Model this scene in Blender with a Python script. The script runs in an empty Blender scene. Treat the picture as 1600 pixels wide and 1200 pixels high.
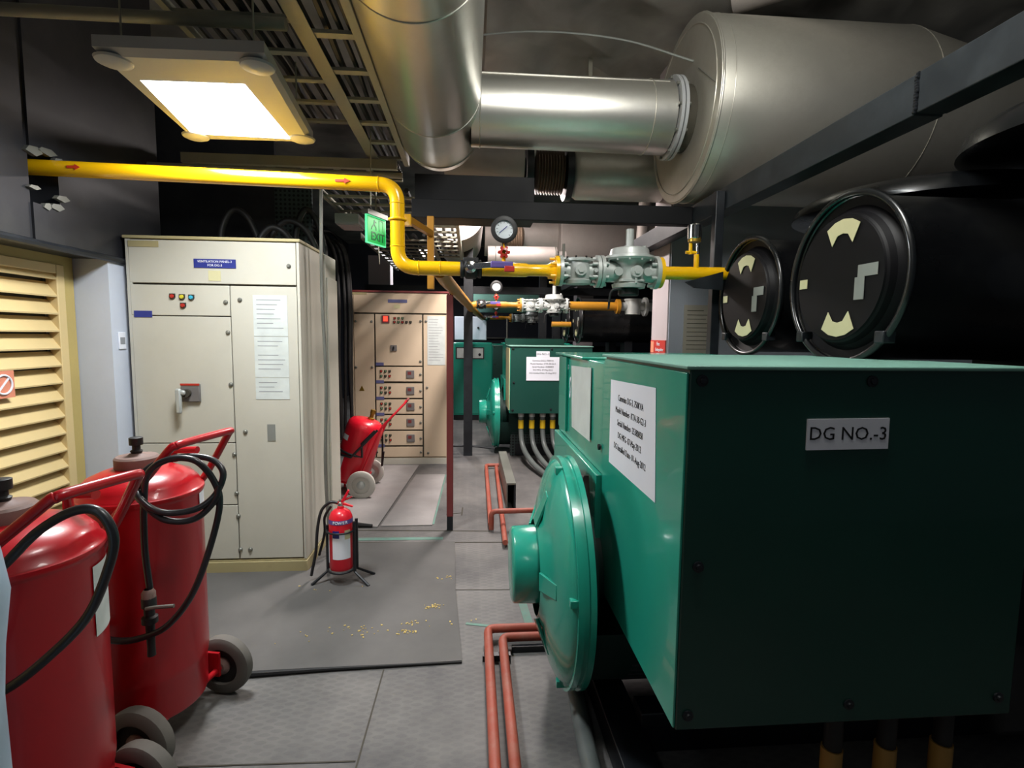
import bpy, bmesh, math, random
from mathutils import Vector, Matrix, Euler
random.seed(7)
S = bpy.context.scene
C = S.collection
PI = math.pi
WM = {}

# ------------------------------------------------------------------ materials
def lin(c):
    return tuple((x/12.92 if x <= .04045 else ((x+.055)/1.055)**2.4) for x in c)
def hx(h):
    return lin(tuple(int(h[i:i+2], 16)/255 for i in (0, 2, 4)))
def pm(name, col, rough=.5, metal=0., var=.12, scale=6., bump=0., bscale=60., coat=0., dirt=None, dirt_amt=.4, dscale=3., rvar=.1, spec=.5):
    m = bpy.data.materials.new(name); m.use_nodes = True
    nt = m.node_tree; N = nt.nodes; L = nt.links; b = N['Principled BSDF']
    c = hx(col) if isinstance(col, str) else col
    tc = N.new('ShaderNodeTexCoord')
    no = N.new('ShaderNodeTexNoise'); no.inputs['Scale'].default_value = scale; no.inputs['Detail'].default_value = 5
    L.new(tc.outputs['Object'], no.inputs['Vector'])
    rp = N.new('ShaderNodeValToRGB')
    rp.color_ramp.elements[0].position = .3; rp.color_ramp.elements[1].position = .7
    rp.color_ramp.elements[0].color = tuple(x*(1-var) for x in c)+(1,)
    rp.color_ramp.elements[1].color = tuple(min(1, x*(1+var)) for x in c)+(1,)
    L.new(no.outputs['Fac'], rp.inputs['Fac'])
    out = rp.outputs['Color']
    if dirt:
        n2 = N.new('ShaderNodeTexNoise'); n2.inputs['Scale'].default_value = dscale; n2.inputs['Detail'].default_value = 8; n2.inputs['Roughness'].default_value = .7
        L.new(tc.outputs['Object'], n2.inputs['Vector'])
        r2 = N.new('ShaderNodeValToRGB'); r2.color_ramp.elements[0].position = .45; r2.color_ramp.elements[1].position = .75
        r2.color_ramp.elements[0].color = (0, 0, 0, 1); r2.color_ramp.elements[1].color = (dirt_amt,)*3+(1,)
        L.new(n2.outputs['Fac'], r2.inputs['Fac'])
        mx = N.new('ShaderNodeMixRGB'); mx.inputs['Color2'].default_value = hx(dirt)+(1,)
        L.new(r2.outputs['Color'], mx.inputs['Fac']); L.new(out, mx.inputs['Color1']); out = mx.outputs['Color']
    L.new(out, b.inputs['Base Color'])
    b.inputs['Metallic'].default_value = metal
    b.inputs['Specular IOR Level'].default_value = spec
    b.inputs['Coat Weight'].default_value = coat
    mr = N.new('ShaderNodeMapRange'); mr.inputs['To Min'].default_value = max(.02, rough-rvar); mr.inputs['To Max'].default_value = min(1, rough+rvar)
    L.new(no.outputs['Fac'], mr.inputs['Value']); L.new(mr.outputs['Result'], b.inputs['Roughness'])
    if bump:
        nb = N.new('ShaderNodeTexNoise'); nb.inputs['Scale'].default_value = bscale; nb.inputs['Detail'].default_value = 4
        L.new(tc.outputs['Object'], nb.inputs['Vector'])
        bp = N.new('ShaderNodeBump'); bp.inputs['Strength'].default_value = bump; bp.inputs['Distance'].default_value = .01
        L.new(nb.outputs['Fac'], bp.inputs['Height']); L.new(bp.outputs['Normal'], b.inputs['Normal'])
    return m
def em(name, col, strength):
    m = bpy.data.materials.new(name); m.use_nodes = True
    b = m.node_tree.nodes['Principled BSDF']
    b.inputs['Base Color'].default_value = hx(col)+(1,)
    b.inputs['Emission Color'].default_value = hx(col)+(1,)
    b.inputs['Emission Strength'].default_value = strength
    return m

M = {}
M['cream'] = pm('cream_panel_paint', 'BEBBAE', .45, var=.04, scale=2, dirt='8C8570', dirt_amt=.12)
M['cream2'] = pm('warm_cream_panel_paint', 'CDB99E', .5, var=.04, scale=2, dirt='9C8567', dirt_amt=.12)
M['seam'] = pm('dark_seam', '3C382E', .8)
M['plinth'] = pm('plinth_paint', 'A89C72', .6, dirt='5C5540')
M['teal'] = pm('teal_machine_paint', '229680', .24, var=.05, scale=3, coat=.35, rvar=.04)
M['tealshade'] = pm('shaded_teal_enamel', '0A3D32', .34, var=.06, scale=3, coat=.2)  # shaded copy of the teal, darkened for the unlit generator front
M['blkdk'] = pm('matt_black_steel', '090A0D', .6, var=.15, spec=.25)
M['bodydk'] = pm('dark_alternator_paint', '0A2A24', .6, var=.15, spec=.3)
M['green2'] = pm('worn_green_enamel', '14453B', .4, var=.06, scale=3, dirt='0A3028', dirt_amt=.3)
M['teal_lid'] = pm('dusty_teal_lid', '6E9A8C', .6, var=.1)
M['red'] = pm('extinguisher_red', 'AE101B', .33, var=.06, scale=4, coat=.25, dirt='7E1218', dirt_amt=.3)
M['red2'] = pm('bright_red', 'D8142A', .35, var=.05, coat=.3)
M['redox'] = pm('red_oxide_pipe', '9C4836', .6, var=.12, dirt='8E7264', dirt_amt=.5, dscale=12)
M['maroon'] = pm('maroon_steel', '74302F', .5, var=.1)
M['yellow'] = pm('yellow_gas_pipe', 'F2B80C', .25, var=.04, coat=.4, rvar=.04)
M['ochre'] = pm('dull_yellow_pipe', 'A8741A', .45, var=.1)
M['louvre'] = pm('louvre_yellow', 'D9C08A', .55, var=.06, dirt='A08A58', dirt_amt=.25)
M['louvdk'] = pm('louvre_frame_yellow', 'BFA968', .6, var=.1, dirt='80713F', dirt_amt=.4)
M['white'] = pm('white_paint', 'C4CAD6', .7, var=.04, dirt='8C909A', dirt_amt=.25)
M['pinklit'] = pm('pink_lit_column_paint', 'A89EA0', .7, var=.04, dirt='8C909A', dirt_amt=.15)  # white column paint with the far lamp's pink light mixed into its colour
M['blk'] = pm('black_steel', '101318', .42, var=.15, dirt='3C444A', dirt_amt=.3, dscale=5)
M['beam'] = pm('grey_black_beam_paint', '1F2428', .45, var=.15, dirt='4A5054', dirt_amt=.3, dscale=5)
M['blkgl'] = pm('black_gloss_lacquer', '0E1012', .3, var=.1, coat=.2)
M['endcap'] = pm('black_end_cap', '09080B', .5, var=.15, scale=3, spec=.18)
M['blkcan'] = pm('black_canister_plastic', '0E0F11', .3, var=.1, dirt='34342F', dirt_amt=.25, coat=.2)
M['rubber'] = pm('black_rubber', '191818', .55, var=.2)
M['hose'] = pm('black_hose', '1D1D20', .38, var=.2, coat=.15)
M['cable'] = pm('grey_cable', '5A605E', .4, var=.2)
M['tyre'] = pm('grey_dusty_tyre', '5E5A54', .8, var=.15)
M['tyrelt'] = pm('pale_grey_tyre', 'B9B6AE', .7, var=.1)
M['silver'] = pm('galvanised_cladding', 'DCDAD2', .36, .9, var=.06, scale=3, bump=.08, bscale=4, rvar=.06, dirt='9C9382', dirt_amt=.25)
M['silver2'] = pm('dull_cladding', 'C4C1B6', .44, .75, var=.08, scale=3, bump=.1, bscale=5, dirt='7C7468', dirt_amt=.35)
M['silvermatt'] = pm('matt_cladding', 'B4ACA6', .6, .35, var=.06, scale=2, dirt='867C74', dirt_amt=.3)
M['alu'] = pm('cast_aluminium_grey', 'B2B6B2', .42, .25, var=.1, bump=.05)
M['chrome'] = pm('chrome', 'D8D8D6', .15, 1.)
M['tray'] = pm('tray_steel', '9C9A8A', .5, .35, var=.1, dirt='5C5A50')
M['conduit'] = pm('grey_conduit', '7A7A72', .4, .4)
M['paper'] = pm('paper_white', 'E2E4EC', .7, var=.02)
M['paperdull'] = pm('greyed_sheet_in_sleeve', 'C6CCC8', .4, var=.08, scale=12, bump=.15, bscale=14)
M['papertan'] = pm('aged_paper', '9C978A', .7, var=.08)
M['ink'] = pm('black_ink', '0C0C10', .7, var=.02)
M['inkgrey'] = pm('faint_grey_ink', '8C8E92', .7, var=.02)
M['blue'] = pm('blue_nameplate', '26307E', .5, var=.05)
M['slate'] = pm('slate_nameplate', '5A5C86', .5, var=.05)
M['brass'] = pm('brass', 'B8963C', .35, .8)
M['cream_sticker'] = pm('cream_sticker', 'C4BE94', .6, var=.06)
M['silver_tape'] = pm('silver_tape', '8C908C', .4, .3, var=.1)
M['ceil'] = pm('crinkled_insulation_foil', '8E8C86', .55, .1, var=.6, scale=1.6, bump=.6, bscale=2.2, rvar=.15)
M['wallblk'] = pm('dark_insulation_sheet', '1C1C20', .45, .0, var=.35, scale=1.5, bump=.35, bscale=3, dirt='55544E', dirt_amt=.3, dscale=1.6)
M['wallfar'] = pm('dark_far_wall', '2A2E38', .7, var=.3, scale=1.5)
M['wallgrey'] = pm('grey_wall', '9AA0AA', .75, var=.05, scale=1.5, dirt='6C7078', dirt_amt=.3, dscale=1.5)
M['mat'] = pm('grey_rubber_mat', '565452', .8, var=.2, scale=2.5, bump=.5, bscale=3.5, dirt='706D69', dirt_amt=.25, dscale=2)
M['matlt'] = pm('pale_dusty_mat', '8E8A88', .8, var=.18, scale=2.5, bump=.35, bscale=4, dirt='66625E', dirt_amt=.3, dscale=2)
M['matedge'] = pm('mat_edge_black', '0E0D0D', .7)
M['teal_line'] = pm('worn_green_line_paint', '5F8276', .8, var=.15, dirt='6C6C68', dirt_amt=.7, dscale=10)
M['ring'] = pm('rusty_cap', '7A625A', .6, var=.15, dirt='4C3C38', dirt_amt=.4, dscale=10)
M['crumb'] = pm('dry_yellow_flakes', 'C2A964', .8, var=.2)
M['bluebag'] = pm('pale_blue_plastic', '9FB4C4', .45, var=.1, scale=8, bump=.3, bscale=12)
M['lampwhite'] = pm('lamp_housing_white', 'A4A6A8', .5, var=.05, dirt='8A8474', dirt_amt=.3)
M['redbrown'] = pm('bellows_steel', '7C6A58', .6, .3, var=.2)
M['signred'] = pm('sign_red', 'B02A20', .5, var=.05)
M['signorange'] = pm('sign_salmon', 'D6866A', .5, var=.05)
M['arrowred'] = pm('arrow_red', 'C43A1A', .5, var=.05)
M['lred'] = pm('lamp_red', 'B03028', .3); M['lyel'] = pm('lamp_yellow', 'C8BC38', .3); M['lblu'] = pm('lamp_blue', '3CA0BC', .3); M['lgrn'] = pm('lamp_green', '5C7C5C', .3)
M['meter'] = pm('meter_grey', '6E6A68', .5)
M['purple'] = pm('purple_grip', '5A4A8C', .4)
M['tagyel'] = pm('yellow_cable_tag', 'E0B820', .5)
M['tagtan'] = pm('tan_cable_tag', 'A87F3C', .5)
M['glow'] = em('tube_light_glow', 'F2FAFF', 9.0)
M['glow2'] = em('warm_tube_glow', 'FFE8DC', 7.0)
M['glow3'] = em('fill_lamp_glow', 'F2FAFF', 1.5)
M['exitgreen'] = em('exit_green', '00A040', .55)
M['exitpale'] = em('exit_letters', '06602C', .2)
M['exitrim'] = em('exit_rim', '5CE09A', .8)
M['redglow'] = em('red_display_glow', 'FF3020', 2.5)
M['glasslid'] = pm('gauge_face_white', 'DDE4E8', .3)
M['winglow'] = em('daylit_pane', 'E8E4F4', 1.6)

# checker plate floor
def floor_mat():
    m = bpy.data.materials.new('checker_plate_floor'); m.use_nodes = True
    nt = m.node_tree; N = nt.nodes; L = nt.links; b = N['Principled BSDF']
    tc = N.new('ShaderNodeTexCoord')
    no = N.new('ShaderNodeTexNoise'); no.inputs['Scale'].default_value = 1.3; no.inputs['Detail'].default_value = 8; no.inputs['Roughness'].default_value = .65
    L.new(tc.outputs['Object'], no.inputs['Vector'])
    rp = N.new('ShaderNodeValToRGB'); e = rp.color_ramp.elements
    e[0].position = .3; e[1].position = .72; e[0].color = hx('434243')+(1,); e[1].color = hx('7E7B77')+(1,)
    L.new(no.outputs['Fac'], rp.inputs['Fac'])
    # raised lozenges: two crossed stretched lattices
    def loz(rot):
        mp = N.new('ShaderNodeMapping'); mp.inputs['Rotation'].default_value = (0, 0, rot); mp.inputs['Scale'].default_value = (52, 120, 1)
        L.new(tc.outputs['Object'], mp.inputs['Vector'])
        sx = N.new('ShaderNodeSeparateXYZ'); L.new(mp.outputs['Vector'], sx.inputs[0])
        a = N.new('ShaderNodeMath'); a.operation = 'SINE'; L.new(sx.outputs['X'], a.inputs[0])
        c = N.new('ShaderNodeMath'); c.operation = 'SINE'; L.new(sx.outputs['Y'], c.inputs[0])
        d = N.new('ShaderNodeMath'); d.operation = 'MULTIPLY'; L.new(a.outputs[0], d.inputs[0]); L.new(c.outputs[0], d.inputs[1])
        g = N.new('ShaderNodeMath'); g.operation = 'GREATER_THAN'; g.inputs[1].default_value = .45; L.new(d.outputs[0], g.inputs[0])
        return g.outputs[0]
    mx = N.new('ShaderNodeMath'); mx.operation = 'MAXIMUM'; L.new(loz(.785), mx.inputs[0]); L.new(loz(-.785), mx.inputs[1])
    bp = N.new('ShaderNodeBump'); bp.inputs['Strength'].default_value = .35; bp.inputs['Distance'].default_value = .002
    L.new(mx.outputs[0], bp.inputs['Height']); L.new(bp.outputs['Normal'], b.inputs['Normal'])
    n3 = N.new('ShaderNodeTexNoise'); n3.inputs['Scale'].default_value = 3.; L.new(tc.outputs['Object'], n3.inputs['Vector'])
    ml = N.new('ShaderNodeMath'); ml.operation = 'MULTIPLY'; L.new(mx.outputs[0], ml.inputs[0]); L.new(n3.outputs['Fac'], ml.inputs[1])
    m2 = N.new('ShaderNodeMath'); m2.operation = 'MULTIPLY'; m2.inputs[1].default_value = .35; L.new(ml.outputs[0], m2.inputs[0])
    mc = N.new('ShaderNodeMixRGB'); mc.inputs['Color2'].default_value = hx('3E3E42')+(1,); L.new(m2.outputs[0], mc.inputs['Fac']); L.new(rp.outputs['Color'], mc.inputs['Color1'])
    L.new(mc.outputs['Color'], b.inputs['Base Color'])
    b.inputs['Roughness'].default_value = .6; b.inputs['Specular IOR Level'].default_value = .35
    return m
M['floor'] = floor_mat()

def perf_mat():
    m = bpy.data.materials.new('perforated_sheet'); m.use_nodes = True
    nt = m.node_tree; N = nt.nodes; L = nt.links; b = N['Principled BSDF']
    tc = N.new('ShaderNodeTexCoord'); v = N.new('ShaderNodeTexVoronoi'); v.inputs['Scale'].default_value = 28; v.inputs['Randomness'].default_value = 0
    L.new(tc.outputs['Object'], v.inputs['Vector'])
    rp = N.new('ShaderNodeValToRGB'); e = rp.color_ramp.elements; e[0].position = .33; e[1].position = .38
    e[0].color = (.006, .008, .008, 1); e[1].color = hx('3E4A48')+(1,)
    L.new(v.outputs['Distance'], rp.inputs['Fac']); L.new(rp.outputs['Color'], b.inputs['Base Color'])
    b.inputs['Roughness'].default_value = .5; b.inputs['Metallic'].default_value = .3
    return m
M['perf'] = perf_mat()

# ------------------------------------------------------------------ geometry helpers
def frame(ax):
    ax = Vector(ax).normalized()
    u = ax.cross(Vector((0, 0, 1)))
    if u.length < 1e-3: u = ax.cross(Vector((0, 1, 0)))
    u.normalize(); v = ax.cross(u).normalized()
    return ax, u, v
class MB:
    def __init__(s): s.bm = bmesh.new()
    def box(s, x0, x1, y0, y1, z0, z1, rot=None, piv=None):
        vs = [s.bm.verts.new((x, y, z)) for z in (z0, z1) for y in (y0, y1) for x in (x0, x1)]
        for f in ((0, 2, 3, 1), (4, 5, 7, 6), (0, 1, 5, 4), (2, 6, 7, 3), (0, 4, 6, 2), (1, 3, 7, 5)):
            s.bm.faces.new([vs[i] for i in f])
        if rot is not None:
            p = Vector(piv) if piv else Vector(((x0+x1)/2, (y0+y1)/2, (z0+z1)/2))
            for v in vs: v.co = rot @ (v.co-p)+p
        return s
    def lathe(s, prof, o, ax=(0, 0, 1), seg=32, a0=0, a1=2*PI):
        ax, u, v = frame(ax); o = Vector(o)
        full = abs(a1-a0-2*PI) < 1e-4; n = seg if full else seg+1
        rings = []
        for (h, r) in prof:
            if r < 1e-5: rings.append([s.bm.verts.new(o+ax*h)])
            else: rings.append([s.bm.verts.new(o+ax*h+(u*math.cos(a0+(a1-a0)*k/seg)+v*math.sin(a0+(a1-a0)*k/seg))*r) for k in range(n)])
        for A, B in zip(rings, rings[1:]):
            for k in range(seg):
                k2 = (k+1) % n if full else k+1
                a = [A[k], A[k2]] if len(A) > 1 else [A[0]]
                b = [B[k2], B[k]] if len(B) > 1 else [B[0]]
                if len(a)+len(b) >= 3:
                    try: s.bm.faces.new(a+b)
                    except ValueError: pass
        return s
    def cyl(s, p0, p1, r0, r1=None, seg=24, cap=True):
        if r1 is None: r1 = r0
        p0 = Vector(p0); p1 = Vector(p1); l = (p1-p0).length
        pr = [(0, r0), (l, r1)]
        if cap: pr = [(0, 0)]+pr+[(l, 0)]
        return s.lathe(pr, p0, p1-p0, seg)
    def ring(s, o, ax, R, r, seg=36, rs=10):
        ax, u, v = frame(ax); o = Vector(o)
        pts = [o+(u*math.cos(2*PI*k/seg)+v*math.sin(2*PI*k/seg))*R for k in range(seg)]
        return s.tube(pts, r, rs, closed=True)
    def tube(s, pts, r, seg=10, closed=False):
        pts = [Vector(p) for p in pts]; n = len(pts)
        rs = r if isinstance(r, (list, tuple)) else [r]*n
        rings = []; up = None
        for i, p in enumerate(pts):
            if closed: t = pts[(i+1) % n]-pts[i-1]
            else: t = pts[min(i+1, n-1)]-pts[max(i-1, 0)]
            t.normalize()
            if up is None:
                _, u, v = frame(t)
            else:
                u = (up-t*up.dot(t)).normalized(); v = t.cross(u)
            up = u
            rings.append([s.bm.verts.new(p+(u*math.cos(2*PI*k/seg)+v*math.sin(2*PI*k/seg))*rs[i]) for k in range(seg)])
        m = n if closed else n-1
        for i in range(m):
            A = rings[i]; B = rings[(i+1) % n]
            off = 0
            if closed and i == n-1:
                off = min(range(seg), key=lambda o_: (A[0].co-B[o_].co).length)
            for k in range(seg):
                s.bm.faces.new([A[k], A[(k+1) % seg], B[(k+1+off) % seg], B[(k+off) % seg]])
        if not closed:
            s.bm.faces.new(rings[0][::-1]); s.bm.faces.new(rings[-1])
        return s
    def prism(s, poly, d):
        d = Vector(d); a = [s.bm.verts.new(p) for p in poly]; b = [s.bm.verts.new(Vector(p)+d) for p in poly]
        s.bm.faces.new(a[::-1]); s.bm.faces.new(b)
        n = len(a)
        for i in range(n): s.bm.faces.new([a[i], a[(i+1) % n], b[(i+1) % n], b[i]])
        return s
    def build(s, name, mat, parent=None, bev=0, sharp=38, label=None, inv=True):
        bmesh.ops.recalc_face_normals(s.bm, faces=s.bm.faces)
        if parent is not None and inv: bmesh.ops.transform(s.bm, matrix=WM[parent.name].inverted(), verts=s.bm.verts)
        for f in s.bm.faces: f.smooth = True
        lim = math.radians(sharp)
        for e in s.bm.edges:
            if len(e.link_faces) != 2 or e.calc_face_angle(0) > lim: e.smooth = False
        me = bpy.data.meshes.new(name); s.bm.to_mesh(me); s.bm.free()
        me.materials.append(M[mat] if isinstance(mat, str) else mat)
        o = bpy.data.objects.new(name, me); C.objects.link(o)
        if parent is not None: o.parent = parent; WM[o.name] = WM[parent.name]
        else: WM[o.name] = Matrix.Identity(4)
        if bev:
            b = o.modifiers.new('bevel', 'BEVEL'); b.width = bev; b.segments = 2; b.limit_method = 'ANGLE'; b.harden_normals = False
        if label: o['label'] = label
        return o
def bez(pts, n=8):
    """Catmull-Rom through pts"""
    P = [Vector(p) for p in pts]; P = [P[0]*2-P[1]]+P+[P[-1]*2-P[-2]]; out = []
    for i in range(1, len(P)-2):
        for k in range(n):
            t = k/n
            out.append(.5*((2*P[i])+(-P[i-1]+P[i+1])*t+(2*P[i-1]-5*P[i]+4*P[i+1]-P[i+2])*t*t+(-P[i-1]+3*P[i]-3*P[i+1]+P[i+2])*t**3))
    out.append(P[-2]); return out
def arc(c, a, b, R, t0, t1, n=10):
    c = Vector(c); a = Vector(a); b = Vector(b)
    return [c+(a*math.cos(t0+(t1-t0)*k/n)+b*math.sin(t0+(t1-t0)*k/n))*R for k in range(n+1)]
def thing(name, label, cat, loc=(0, 0, 0), rz=0, group=None, rot=None):
    o = bpy.data.objects.new(name, None); C.objects.link(o); o.empty_display_size = .1
    e = Euler(rot if rot else (0, 0, rz)); o.location = loc; o.rotation_euler = e
    WM[o.name] = Matrix.Translation(loc) @ e.to_matrix().to_4x4()
    o['label'] = label; o['category'] = cat
    if group: o['group'] = group
    return o
def tag(o, label, cat, group=None, kind=None):
    o['label'] = label; o['category'] = cat
    if group: o['group'] = group
    if kind: o['kind'] = kind
    return o
def struct(o): o['kind'] = 'structure'; return o
def text(name, s, loc, size, mat, parent, face='-Y', align='CENTER', ext=.0006, bold=False, sx=1.0, slant=0.):
    cu = bpy.data.curves.new(name, 'FONT'); cu.body = s; cu.size = size; cu.align_x = align; cu.align_y = 'CENTER'; cu.extrude = ext
    if bold: cu.offset = size*.018
    cu.resolution_u = 2
    t = bpy.data.objects.new(name, cu); C.objects.link(t)
    dg = bpy.context.evaluated_depsgraph_get(); dg.update()
    me = bpy.data.meshes.new_from_object(t.evaluated_get(dg))
    bpy.data.objects.remove(t); me.name = name
    if face == '-Y': R = Matrix.Rotation(PI/2, 4, 'X')
    elif face == '-X': R = Matrix.Rotation(-PI/2, 4, 'Z') @ Matrix.Rotation(PI/2, 4, 'X')
    elif face == '+X': R = Matrix.Rotation(PI/2, 4, 'Z') @ Matrix.Rotation(PI/2, 4, 'X')
    elif isinstance(face, Matrix): R = face
    T = Matrix.Translation(loc) @ R @ Matrix.Diagonal((sx, 1, 1, 1))
    if parent is not None: T = WM[parent.name].inverted() @ T
    me.transform(T); me.materials.clear(); me.materials.append(M[mat])
    o = bpy.data.objects.new(name, me); C.objects.link(o)
    if parent is not None: o.parent = parent; WM[o.name] = WM[parent.name]
    return o
def copytree(o, parent=None):
    c = o.copy(); C.objects.link(c)
    if parent is not None: c.parent = parent
    for ch in [x for x in list(o.children)]: copytree(ch, c)
    return c
def B(name, mat, parent, *a, bev=.0, label=None, **k):
    return MB().box(*a, **k).build(name, mat, parent, bev=bev, label=label)

# ------------------------------------------------------------------ setting
struct(B('floor', 'floor', None, -3.2, 5.5, -1.6, 14, -.1, 0))
struct(B('ceiling', 'ceil', None, -3.2, 5.5, -1.6, 14, 3.72, 3.82))
# left wall: louvred bay, pillar, dark upper sheet
struct(B('wall_left', 'wallgrey', None, -2.5, -2.3, -1.6, 3.5, 0, 3.72))
struct(B('wall_left_rear', 'wallfar', None, -3.2, -3.0, 3.5, 14, 0, 3.72))
w = struct(B('wall_pillar_left', 'white', None, -2.3, -2.05, 3.19, 3.62, 0, 1.93))
w = MB()
# upper dark sheet, built as a lapped sheet with seams and a hole round the pipe
ya = [-1.6, -.3, .8, 1.75, 2.68, 2.86, 3.72]
for i in range(len(ya)-1):
    off = .012*(i % 2)
    if i == 4:
        w.box(-2.3, -2.035-off, ya[i], ya[i+1], 2.345, 3.72); w.box(-2.3, -2.035-off, ya[i], ya[i+1], 1.91, 2.10)
    else: w.box(-2.3, -2.035-off, ya[i], ya[i+1], 1.91, 3.72)
struct(w.build('wall_upper_left', 'wallblk'))
struct(MB().tube([(-2.04, -1.6, 1.915), (-2.04, 3.7, 1.915)], .018, 8).build('trim_1', 'blk'))
# ragged lips of torn sheet around the pipe hole
lip = MB()
for (y, z, l_, w_, a) in ((2.70, 2.34, .10, .025, .5), (2.78, 2.36, .12, .02, -.1), (2.85, 2.33, .08, .03, -.8), (2.69, 2.17, .07, .012, 1.3), (2.86, 2.16, .09, .018, 1.7), (2.82, 2.11, .09, .02, .3), (2.76, 2.10, .05, .02, -.4)):
    lip.prism([(-2.05, y-l_/2, z-w_/2), (-2.05, y+l_*.1, z-w_), (-2.05, y+l_/2, z), (-2.05, y+l_*.2, z+w_*.8), (-2.05, y-l_*.3, z+w_*.5)], (.022, 0, 0))
struct(lip.build('trim_2', 'conduit'))
struct(B('wall_back', 'wallfar', None, -3.2, 5.5, 13.4, 13.6, 0, 3.72))
struct(B('wall_right', 'wallfar', None, 5.3, 5.5, -1.6, 14, 0, 3.72))
# right pillar, pink light on its side painted into the colour
struct(B('wall_pillar_right', 'pinklit', None, 1.52, 1.9, 3.995, 4.34, 0, 3.72))
struct(B('wall_right_pier', 'wallgrey', None, 1.53, 4.2, 3.98, 3.994, 0, 3.72))
struct(B('wall_bright_patch_rear', 'pinklit', None, -1.62, -1.28, 8.6, 8.9, 0, 2.75))  # pale column added to stand for a bright window-like patch
struct(B('wall_pillar_far_right', 'pinklit', None, 1.9, 2.2, 9.4, 9.7, 0, 3.72))

# louvre
lv = thing('louvre_panel', 'yellow slatted ventilation louvre on the left wall beside the white pillar', 'louvre', (-2.28, 1.5, 0))
f = MB(); f.box(-2.28, -2.22, 3.045, 3.10, .1, 1.86); f.box(-2.28, -2.22, -.6, 3.045, 1.81, 1.86); f.box(-2.28, -2.22, -.6, 3.045, .1, .16)
f.box(-2.28, -2.22, -.64, -.6, .1, 1.86)
f.build('frame', 'louvre', lv, bev=.004)
f = MB(); f.box(-2.29, -2.235, 3.10, 3.185, 0, 1.91); f.box(-2.29, -2.235, -.64, 3.10, 1.86, 1.91); f.box(-2.29, -2.235, -.64, 3.10, 0, .1)
f.build('outer_board', 'louvdk', lv)
B('backing', 'seam', lv, -2.298, -2.292, -.6, 3.045, .12, 1.84)
n = 18
for k in range(n):
    z = .2+k*.0935
    MB().prism([(-2.285, -.6, z+.062), (-2.228, -.6, z-.012), (-2.224, -.6, z-.012), (-2.222, -.6, z-.004), (-2.279, -.6, z+.07)], (0, 3.645, 0)).build('slat', 'louvre', lv)
sg = thing('prohibition_sign', 'small square salmon sign with a barred circle stuck on the yellow louvre', 'sign', (-2.215, 2.66, 1.245))
B('plate', 'signorange', sg, -2.219, -2.212, 2.60, 2.725, 1.18, 1.31)
MB().ring((-2.209, 2.662, 1.245), (1, 0, 0), .045, .005).build('circle', 'paper', sg)
MB().box(-2.211, -2.207, 2.618, 2.706, 1.241, 1.249, rot=Euler((.8, 0, 0)).to_matrix()).build('bar', 'paper', sg)
sw = thing('switch_box', 'tiny white notice plate high on the white pillar beside the louvre', 'plate', (-2.05, 3.26, 1.45))
B('plate', 'paper', sw, -2.05, -2.042, 3.24, 3.30, 1.40, 1.50, bev=.003)
B('printed_lines', 'inkgrey', sw, -2.042, -2.0405, 3.25, 3.29, 1.43, 1.47)

# ------------------------------------------------------------------ floor coverings
def slab(name, pts, z0, z1, mat, label=None, cat=None, group=None, edge=False, kind=None):
    o = MB().prism([(x, y, z0) for x, y in pts], (0, 0, z1-z0)).build(name, mat)
    if label: tag(o, label, cat, group, kind)
    return o
mt = thing('rubber_mat', 'large dark grey rubber floor mat in front of the nearest cream cabinet', 'mat', (-1, 2.8, 0))
MB().prism([(-1.95, 2.27, .002), (-.99, 2.263, .002), (-.62, 2.285, .002), (-.035, 2.303, .002), (-.085, 3.0, .002), (-.11, 3.72, .002), (-.95, 3.73, .002), (-.97, 3.30, .002), (-1.95, 3.29, .002)], (0, 0, .008)).build('sheet', 'mat', mt)
MB().tube([(-1.95, 2.262, .012), (-.99, 2.255, .013), (-.62, 2.277, .01), (-.035, 2.297, .006)], [.014, .014, .009, .004], 8).build('curled_edge', 'matedge', mt)
slab('floor_mat', [(-1.9, 4.11), (-.9, 4.1), (-.72, 4.04), (-.587, 6.0), (-1.9, 6.0)], .002, .012, 'matlt', 'pale dusty mat under the red wheeled extinguisher by the farther cabinet', 'mat')
slab('floor_mat', [(-.70, 4.07), (-.30, 4.07), (-.27, 5.6), (-.58, 5.6)], .002, .008, 'matlt', 'narrow pale mat with a green edge left of the maroon post', 'mat')
MB().tube([(-1.3, 4.06, .016), (-.9, 4.07, .02), (-.76, 4.05, .016)], [.02, .022, .012], 8).build('mat_fold', 'matedge')
tag(bpy.data.objects['mat_fold'], 'black rolled-up mat edge just behind the small powder extinguisher', 'mat')
# painted lines / plate joints
def strip(name, p, q, wd, z, mat):
    p = Vector(p); q = Vector(q); d = (q-p).normalized(); nrm = Vector((-d.y, d.x))*wd/2
    return MB().prism([(p.x+nrm.x, p.y+nrm.y, z), (q.x+nrm.x, q.y+nrm.y, z), (q.x-nrm.x, q.y-nrm.y, z), (p.x-nrm.x, p.y-nrm.y, z)], (0, 0, .0015)).build(name, mat)
for i, (p, q, wd, mt_) in enumerate([((-.02, 2.63), (.1, 2.6), .02, 'teal_line'), ((.31, 2.6), (.28, 3.1), .045, 'teal_line'), ((-.9, 3.82), (-.2, 3.80), .05, 'teal_line'),
        ((-.31, 4.1), (-.28, 5.6), .05, 'teal_line'), ((-.95, 3.76), (.35, 3.70), .012, 'seam'), ((-.9, 4.0), (.15, 3.93), .012, 'seam'),
        ((-.385, 2.27), (-.405, .8), .006, 'seam'), ((-1.6, 1.79), (-.4, 1.76), .006, 'seam'), ((-.085, 3.0), (.3, 2.98), .006, 'seam'), ((-.2, 4.33), (-.07, 4.36), .012, 'seam'), ((-.07, 4.3), (-.065, 4.5), .012, 'seam')]):
    struct(strip('trim_%d' % (i+3), p, q, wd, .0008, mt_))
crumb = MB()
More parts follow.
